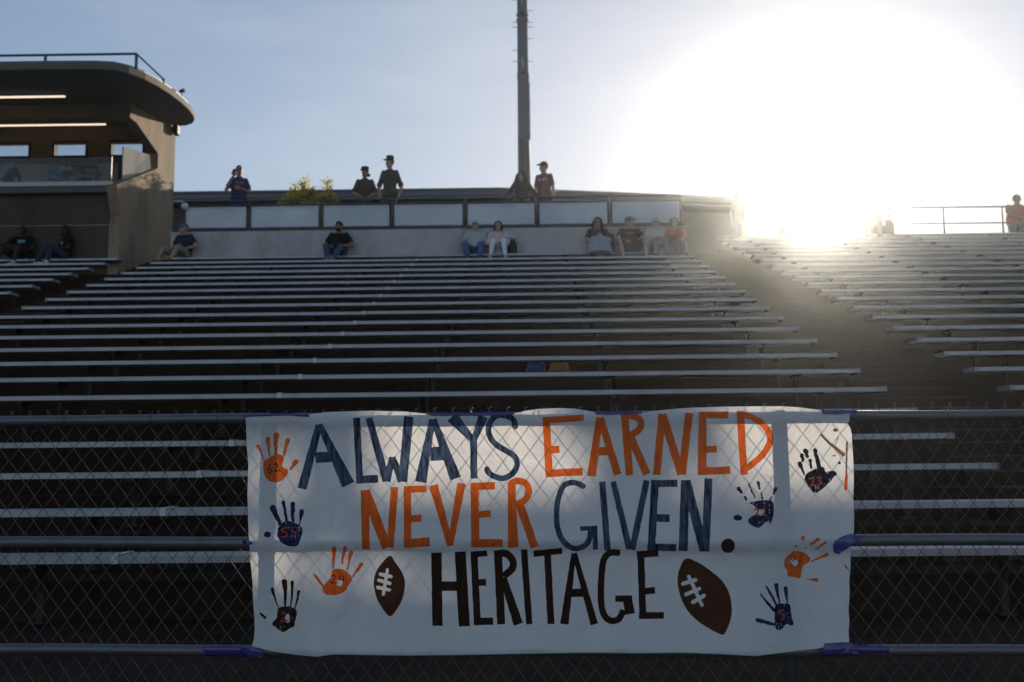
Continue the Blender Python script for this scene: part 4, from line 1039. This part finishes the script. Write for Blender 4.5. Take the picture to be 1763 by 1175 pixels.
    if hat:
        kind, hc = hat; c_ = MB(); hm = clothm(hc)
        if kind == 'cap':
            c_.ell(hp(0, .010, .050), (.086, .104, .082), 20, 12, Rm); c_.ell(hp(0, -.115, .048), (.066, .068, .011), 16, 8, Rm)
        elif kind == 'utility':
            c_.loft([(hp(0, .008, .035), .090, .104), (hp(0, .008, .075), .092, .106), (hp(0, .008, .125), .097, .108), (hp(0, .008, .135), .090, .10)], 8); c_.ell(hp(0, -.115, .045), (.066, .055, .010), 14, 8, Rm)
        elif kind == 'wide':
            c_.ell(hp(0, .01, .055), (.09, .1, .085), 18, 12, Rm); c_.ell(hp(0, .0, .045), (.17, .18, .010), 20, 8, Rm)
        pend(c_, 'cap', hm, root, .009)
    return root, J
EYE = mat('eye', (.03, .025, .02), .3); LIP = mat('lip', (.22, .08, .07), .5)
STAND = dict(pelvis=(0, 0, .97), waist=(0, .01, 1.12), chest=(0, 0, 1.31), neck=(0, .01, 1.475), head=(0, -.02, 1.603),
    shr=(-.155, .01, 1.405), shl=(.155, .01, 1.405), elr=(-.225, .03, 1.12), ell=(.225, .03, 1.12), wrr=(-.235, -.04, .88), wrl=(.235, -.04, .88),
    hpr=(-.09, 0, .90), hpl=(.09, 0, .90), knr=(-.10, -.02, .50), knl=(.10, -.02, .50), anr=(-.11, .02, .09), anl=(.11, .02, .09), toer=(-.13, -.15, .035), toel=(.13, -.15, .035))
SIT = dict(pelvis=(0, .0, .115), waist=(0, .05, .255), chest=(0, .07, .42), neck=(0, .045, .575), head=(0, .0, .695),
    shr=(-.162, .05, .52), shl=(.162, .05, .52), elr=(-.26, .0, .27), ell=(.26, .0, .27), wrr=(-.14, -.20, .215), wrl=(.14, -.20, .215),
    hpr=(-.09, -.02, .105), hpl=(.09, -.02, .105), knr=(-.14, -.40, .21), knl=(.14, -.40, .21), anr=(-.13, -.60, -.165), anl=(.13, -.60, -.165), toer=(-.15, -.75, -.215), toel=(.15, -.75, -.215),
    hdr=(.2, -.9, -.1), hdl=(-.2, -.9, -.1), thr=(1, 0, 0), thl=(-1, 0, 0), curlr=(.3, 0, 0), curll=(.3, 0, 0))
SITY = rows_at(20)[0]+.17; SITZ = rows_at(20)[1]+.022
def seat(px, **k):
    return person((at(px, 430, SITY).x, SITY, SITZ-.01), k.pop('rz', 0), k.pop('label'), k.pop('pose', None), True, **k)
def stand_(px, Y=22.55, top_py=None, base=None, H0=1.735, **k):
    b = CONC if base is None else base
    hz = at(px, top_py, Y).z-b if top_py else H0
    k.setdefault('scale', hz/H0)
    return person((at(px, 345, Y).x, Y, b), k.pop('rz', 0), k.pop('label'), k.pop('pose', None), False, **k)
LT = (.50, .33, .25); MD = (.30, .17, .11); DK = (.05, .028, .02); TN = (.40, .24, .16)
# top of the stand, behind the railing
stand_(411, top_py=284.5, label='man in a navy T-shirt on the phone behind the railing', skin=MD, top=(.035, .045, .10), bottom=(.03, .04, .09), hair=(.02, .015, .012), hairkind='crop', rz=.35, head_yaw=.25, head_pitch=.05, belly=.035, pr=((.6, .12, .08), .10, 1.30, 1.345),
       pose=dict(elr=(-.30, -.03, 1.16), wrr=(-.145, -.13, 1.45), hdr=(.3, .35, .9), thr=(1, 0, .2), ell=(.26, -.03, 1.15), wrl=(.02, -.22, 1.17), hdl=(-1, 0, .1), thl=(0, 0, 1)))
ph = at(402.5, 296, 22.4); g = MB(); g.box(-.035, .035, -.006, .006, -.07, .07); o = g.build('phone', M['black']); o.location = ph; o.rotation_euler = (.5, .3, .6); bevel(o, .004); tag(o, 'black mobile phone held to the ear of the man in the navy T-shirt', 'phone')
CAMO = (.055, .06, .04)
stand_(628, top_py=286.5, H0=1.76, label='short person in dark camouflage and cap with hair in a bun', skin=MD, top=CAMO, bottom=CAMO, hair=(.015, .01, .01), hairkind='bun', hat=('utility', (.04, .045, .03)), sleeve='rolled', rz=.1, head_yaw=-.55, fem=True,
       pose=dict(elr=(-.27, -.02, 1.14), wrr=(-.06, -.24, .98), ell=(.27, -.02, 1.14), wrl=(.06, -.24, .96), hdr=(.5, -.3, -.7), hdl=(-.5, -.3, -.7)))
stand_(671, top_py=267.5, H0=1.76, label='tall person in dark camouflage and cap looking left', skin=TN, top=CAMO, bottom=CAMO, hair=(.05, .03, .02), hairkind='crop', hat=('utility', (.04, .045, .03)), sleeve='rolled', rz=-.05, head_yaw=-.95,
       pose=dict(elr=(-.28, .05, 1.12), ell=(.28, .05, 1.12), wrr=(-.22, -.05, .90), wrl=(.22, -.05, .90)))
stand_(898, Y=22.45, top_py=294, label='woman with long curly hair, sunglasses and dark vest, hands on hips', skin=LT, top=(.03, .028, .03), bottom=(.05, .055, .04), hair=(.06, .03, .02), hairkind='curly', sleeve='long', fem=True, glasses=True, vest=(.05, .05, .042), head_yaw=-.15,
       pose=dict(elr=(-.35, .06, 1.15), wrr=(-.19, -.05, 1.0), ell=(.35, .06, 1.15), wrl=(.19, -.05, 1.0), hdr=(.7, -.4, -.4), hdl=(-.7, -.4, -.4)))
stand_(937, top_py=278.5, label='man in a maroon T-shirt and cap turned towards the long-haired woman', skin=TN, top=(.13, .022, .035), bottom=(.12, .10, .08), hair=(.05, .03, .02), hairkind='crop', hat=('cap', (.06, .02, .03)), rz=-.35, head_yaw=-.9, pr=((.6, .58, .58), .11, 1.29, 1.34))
stand_(1270, Y=24.6, top_py=331, label='person holding one arm out, standing at the top of the stair aisle in the glare', skin=LT, top=(.25, .22, .20), bottom=(.2, .18, .16), hair=(.1, .06, .04), hairkind='short', rz=.3,
       pose=dict(ell=(.33, -.1, 1.2), wrl=(.55, -.2, 1.2), hdl=(1, -.2, .1)))
stand_(1747, Y=25.2, base=CONC-.15, top_py=334, label='balding man in an orange-red shirt leaning on the two-bar railing', skin=MD, top=(.45, .07, .03), bottom=(.05, .05, .06), hair=(.03, .02, .02), hairkind='crop', rz=.2, head_yaw=-.5, belly=.06, wide=1.2,
       pose=dict(head=(-.06, -.14, 1.55), neck=(-.02, -.08, 1.45), chest=(0, -.03, 1.31), elr=(-.28, -.15, 1.18), wrr=(-.20, -.32, 1.02)))
# seated on the top bench against the wall
seat(315, rz=-.35, label='man in a grey cap, navy polo and khaki shorts seated beside the press box wall', skin=TN, top=(.03, .036, .06), bottom=(.28, .25, .21), hair=(.25, .22, .2), hairkind='crop', hat=('cap', (.12, .14, .17)), legs='short', head_yaw=-.8, belly=.045, shoes=(.04, .03, .03),
     pose=dict(knr=(-.24, -.38, .18), knl=(.16, -.40, .18), anr=(-.24, -.55, -.17), toer=(-.28, -.70, -.215), ell=(.30, .06, .28), wrl=(.17, -.12, .20)))
seat(583, label='dark-haired man in a black T-shirt and jeans seated alone against the wall', skin=MD, top=(.016, .012, .012), bottom=(.06, .085, .14), hair=(.015, .012, .01), head_yaw=-.1, belly=.045, beard=True, shoes=(.2, .2, .2),
     pose=dict(elr=(-.31, .04, .28), ell=(.31, .04, .28), knr=(-.20, -.40, .17), knl=(.12, -.42, .14), anl=(-.02, -.60, -.16), toel=(-.10, -.74, -.215)))
seat(818, label='white-haired man in a pale grey T-shirt and jeans on the top bench', skin=LT, top=(.42, .42, .44), bottom=(.07, .12, .24), hair=(.5, .5, .5), hairkind='crop', glasses=True, belly=.05, shoes=(.05, .05, .06), head_yaw=-.05,
     pose=dict(elr=(-.28, -.02, .27), ell=(.27, .05, .25), wrl=(.2, -.12, .2), knr=(-.20, -.4, .17), knl=(.14, -.4, .17)))
seat(858, label='woman with a dark bob, pale pink top and white trousers', skin=LT, top=(.62, .46, .46), bottom=(.72, .73, .76), hair=(.035, .02, .015), hairkind='bob', sleeve='long', legs='slim', fem=True, scale=.96, shoes=(.45, .33, .25), head_yaw=-.1,
     pose=dict(knr=(-.11, -.38, .26), knl=(.13, -.38, .26), elr=(-.24, -.06, .27), wrr=(-.06, -.26, .2), ell=(.24, -.06, .27), wrl=(.06, -.26, .2), anr=(-.17, -.58, -.16), anl=(.17, -.58, -.16), toer=(-.19, -.73, -.215), toel=(.19, -.73, -.215)))
seat(1030, label='woman with long dark hair in a black T-shirt looking at her phone', skin=TN, top=(.025, .022, .03), bottom=(.30, .32, .36), hair=(.03, .018, .015), hairkind='long', legs='skirt', fem=True, scale=1.03, glasses=True, head_pitch=.15,
     pose=dict(elr=(-.26, -.05, .28), ell=(.26, -.05, .28), wrr=(-.06, -.26, .29), wrl=(.06, -.26, .29), hdr=(.4, -.6, .4), hdl=(-.4, -.6, .4)))
ph = at(1033, 407, SITY-.36); g = MB(); g.box(-.04, .04, -.006, .006, -.065, .065); o = g.build('phone', M['whitepaint']); o.location = ph; o.rotation_euler = (-.5, .1, 0); bevel(o, .004); tag(o, 'pale mobile phone in the hands of the woman with long dark hair', 'phone')
seat(1085, label='man in a black T-shirt, shorts and backward-leaning cap, knees wide apart', skin=LT, top=(.022, .02, .024), bottom=(.05, .05, .055), hair=(.04, .03, .02), hairkind='crop', hat=('cap', (.03, .03, .035)), legs='short', head_yaw=.75, belly=.03, pr=((.5, .12, .1), .10, .43, .47), rz=.05, shoes=(.3, .3, .3), scale=1.03,
     pose=dict(knr=(-.27, -.36, .2), knl=(.27, -.36, .2), anr=(-.24, -.56, -.165), anl=(.25, -.56, -.165), toer=(-.27, -.71, -.215), toel=(.28, -.71, -.215), elr=(-.28, -.12, .3), wrr=(-.12, -.27, .22), ell=(.28, -.12, .3), wrl=(.12, -.27, .22)))
seat(1131, label='grey-haired person in a cream T-shirt and jeans beside the woman in orange', skin=LT, top=(.55, .52, .44), bottom=(.10, .13, .19), hair=(.35, .33, .32), hairkind='short', glasses=True, head_yaw=.3, rz=.1,
     pose=dict(elr=(-.26, -.06, .28), wrr=(.03, -.24, .32), hdr=(1, 0, .2), ell=(.26, -.06, .28), wrl=(-.02, -.25, .28)))
seat(1166, label='brown-haired woman in an orange top leaning her elbows on her knees', skin=LT, top=(.45, .16, .06), bottom=(.05, .07, .11), hair=(.10, .05, .03), hairkind='bob', fem=True, sleeve='long', rz=-.35, head_yaw=.3,
     pose=dict(chest=(0, -.03, .41), neck=(0, -.10, .55), head=(-.02, -.17, .66), shr=(-.175, -.05, .50), shl=(.175, -.05, .50), elr=(-.2, -.28, .3), ell=(.24, -.26, .3), wrr=(-.04, -.45, .36), wrl=(.18, -.47, .2)))
# in the glare at the top of the right block
Yg, Zg = rows_at(24)
person((at(1351, 395, Yg+.15).x, Yg+.15, Zg+.012), .1, 'pale seated person nearly lost in the sun glare on the topmost bench', None, True, LT, (.4, .38, .36), (.2, .19, .18), hair=(.15, .1, .07), sleeve='long')
# under the press box
seat(38, label='man in a black T-shirt with a blue and yellow print, one arm stretched out', skin=DK, top=(.012, .012, .013), bottom=(.03, .03, .035), hair=None, hairkind='none', legs='short', pr=((.15, .45, .6), .09, .40, .47), shoes=(.5, .5, .52),
     pose=dict(elr=(-.38, .03, .42), wrr=(-.62, -.02, .36), hdr=(-1, 0, 0), knr=(-.26, -.38, .2), knl=(.1, -.40, .22), anr=(-.34, -.55, -.165), toer=(-.42, -.68, -.215)))
seat(110, label='man in jeans and white shoes, legs crossed out to the side, under the press box', skin=DK, top=(.02, .014, .013), bottom=(.045, .05, .075), hair=(.012, .01, .01), hairkind='bob', rz=-.75, head_yaw=.3, pr=((.6, .5, .5), .05, .36, .43), shoes=(.6, .6, .62), scale=.98,
     pose=dict(knr=(-.10, -.36, .26), knl=(.16, -.36, .24), anr=(-.02, -.60, -.165), toer=(-.06, -.75, -.215), anl=(.36, -.52, -.165), toel=(.38, -.68, -.215)))
# right block, in the glare
Y23, Z23 = rows_at(24)
person((at(1503, 395, Y23+.15).x, Y23+.15, Z23+.012), -.3, 'person in a light hooded top seated on the topmost bench in the glare', dict(chest=(0, -.02, .40), neck=(0, -.07, .54), head=(0, -.13, .64)), True, LT, (.30, .28, .28), (.15, .14, .14), hair=(.2, .15, .1), sleeve='long')
# inside the press box
bz = zf
def booth(px, top_py, Y, label, **k):
    hz = at(px, top_py, Y).z; pose = dict(k.pop('pose', {}))
    return person((at(px, 300, Y).x, Y, hz-1.735), k.pop('rz', 0), label, pose, False, wide=1.22, **k)
booth(97, 276, 23.0, 'man in a bright blue shirt and cap leaning over the press box desk', skin=LT, top=(.05, .25, .60), bottom=(.05, .05, .06), hair=(.1, .08, .06), hairkind='crop', hat=('cap', (.10, .09, .085)), rz=1.15, belly=.05, head_pitch=.35,
      pose=dict(head=(0, -.20, 1.55), neck=(0, -.12, 1.45), chest=(0, -.05, 1.3), elr=(-.2, -.2, 1.2), wrr=(-.1, -.45, 1.12), ell=(.2, -.2, 1.2), wrl=(.1, -.45, 1.12)))
booth(22, 273, 22.9, 'man in a dark navy shirt and pale cap at the glass of the press box', skin=LT, top=(.02, .03, .07), bottom=(.05, .05, .06), hair=(.1, .08, .06), hairkind='crop', hat=('cap', (.16, .17, .19)), rz=-.9, belly=.04, head_pitch=.3,
      pose=dict(elr=(-.22, -.18, 1.15), wrr=(-.1, -.35, 1.1)))
booth(149, 289, 22.9, 'dark-haired person bent low over the press box desk', skin=MD, top=(.02, .022, .03), bottom=(.03, .03, .03), hair=(.012, .012, .012), hairkind='short', rz=-.9, head_pitch=.3,
      pose=dict(head=(0, -.16, 1.6), neck=(0, -.1, 1.47)))
# bags near the people
def handbag(px, py0, wpx, base, label, Y=SITY-.03, z=SITZ):
    c = at(px, 420, Y); h = at(px, py0, Y).z-z; wd = wpx/FPX*Y/2
    root = empty('bag', (c.x, Y, z), label, 'bag'); m = mat('bagleather', base, .7, bump=.5, namt=.2)
    g = MB(); g.loft([((0, 0, 0), wd*.95, .07), ((0, 0, h*.35), wd*1.02, .085), ((.0, 0, h*.75), wd*.9, .07), ((0, 0, h), wd*.6, .035)], 18); g.build('body', m, root, True)
    g = MB(); g.tube([(-wd*.5, -.05, h*.8), (-wd*.3, -.06, h*1.12), (wd*.3, -.06, h*1.12), (wd*.5, -.05, h*.8)], .008, 6); g.build('handle', M['black'], root, True)
    return root
handbag(882, 414, 17, (.02, .02, .022), 'black bag standing beside the woman in white trousers')
g = MB()
for i in range(7): g.ell((random.uniform(-.08, .08), random.uniform(-.04, .02), random.uniform(0, .05)), (random.uniform(.05, .08), .05, random.uniform(.025, .045)), 10, 8)
o = pend(g, 'sweater', clothm((.6, .62, .66)), None, .012); q = at(880, 412, SITY-.06); o.location = q; tag(o, 'white sweater lying crumpled on the black bag', 'sweater')
handbag(1052, 403, 14, (.02, .015, .015), 'dark handbag between the woman with the phone and the man in the cap', Y=SITY+.03)
handbag(1531, 379, 22, (.05, .05, .05), 'dark camera bag on the topmost bench at the edge of the glare', Y=Y23+.14, z=Z23+.022)

dg = bpy.context.evaluated_depsgraph_get()
done = []
for o, m in PENDING:
    me = bpy.data.meshes.new_from_object(o.evaluated_get(dg)); done.append((o, m, me))
for o, m, me in done:
    o.modifiers.clear(); o.data = me; me.materials.clear(); me.materials.append(m)
    for p in me.polygons: p.use_smooth = True

# ------------------------------------------------------------------ scattering volume, added to stand in for the lens's veiling glare
GLARE_HAZE = True
if GLARE_HAZE:
    hz_top = CONC+zt_-CONC+.4
    g = MB(); g.box(-18, 18, -3, 41, -1.2, hz_top)
    m = bpy.data.materials.new('haze'); m.use_nodes = True; n = m.node_tree.nodes; n.remove(n['Principled BSDF'])
    v = n.new('ShaderNodeVolumePrincipled'); v.inputs['Color'].default_value = (.88, .94, 1.0, 1); v.inputs['Density'].default_value = .00092; v.inputs['Anisotropy'].default_value = .93
    m.node_tree.links.new(v.outputs[0], n['Material Output'].inputs['Volume'])
    m.cycles.homogeneous_volume = True
    tag(g.build('haze', m), kind='stuff')
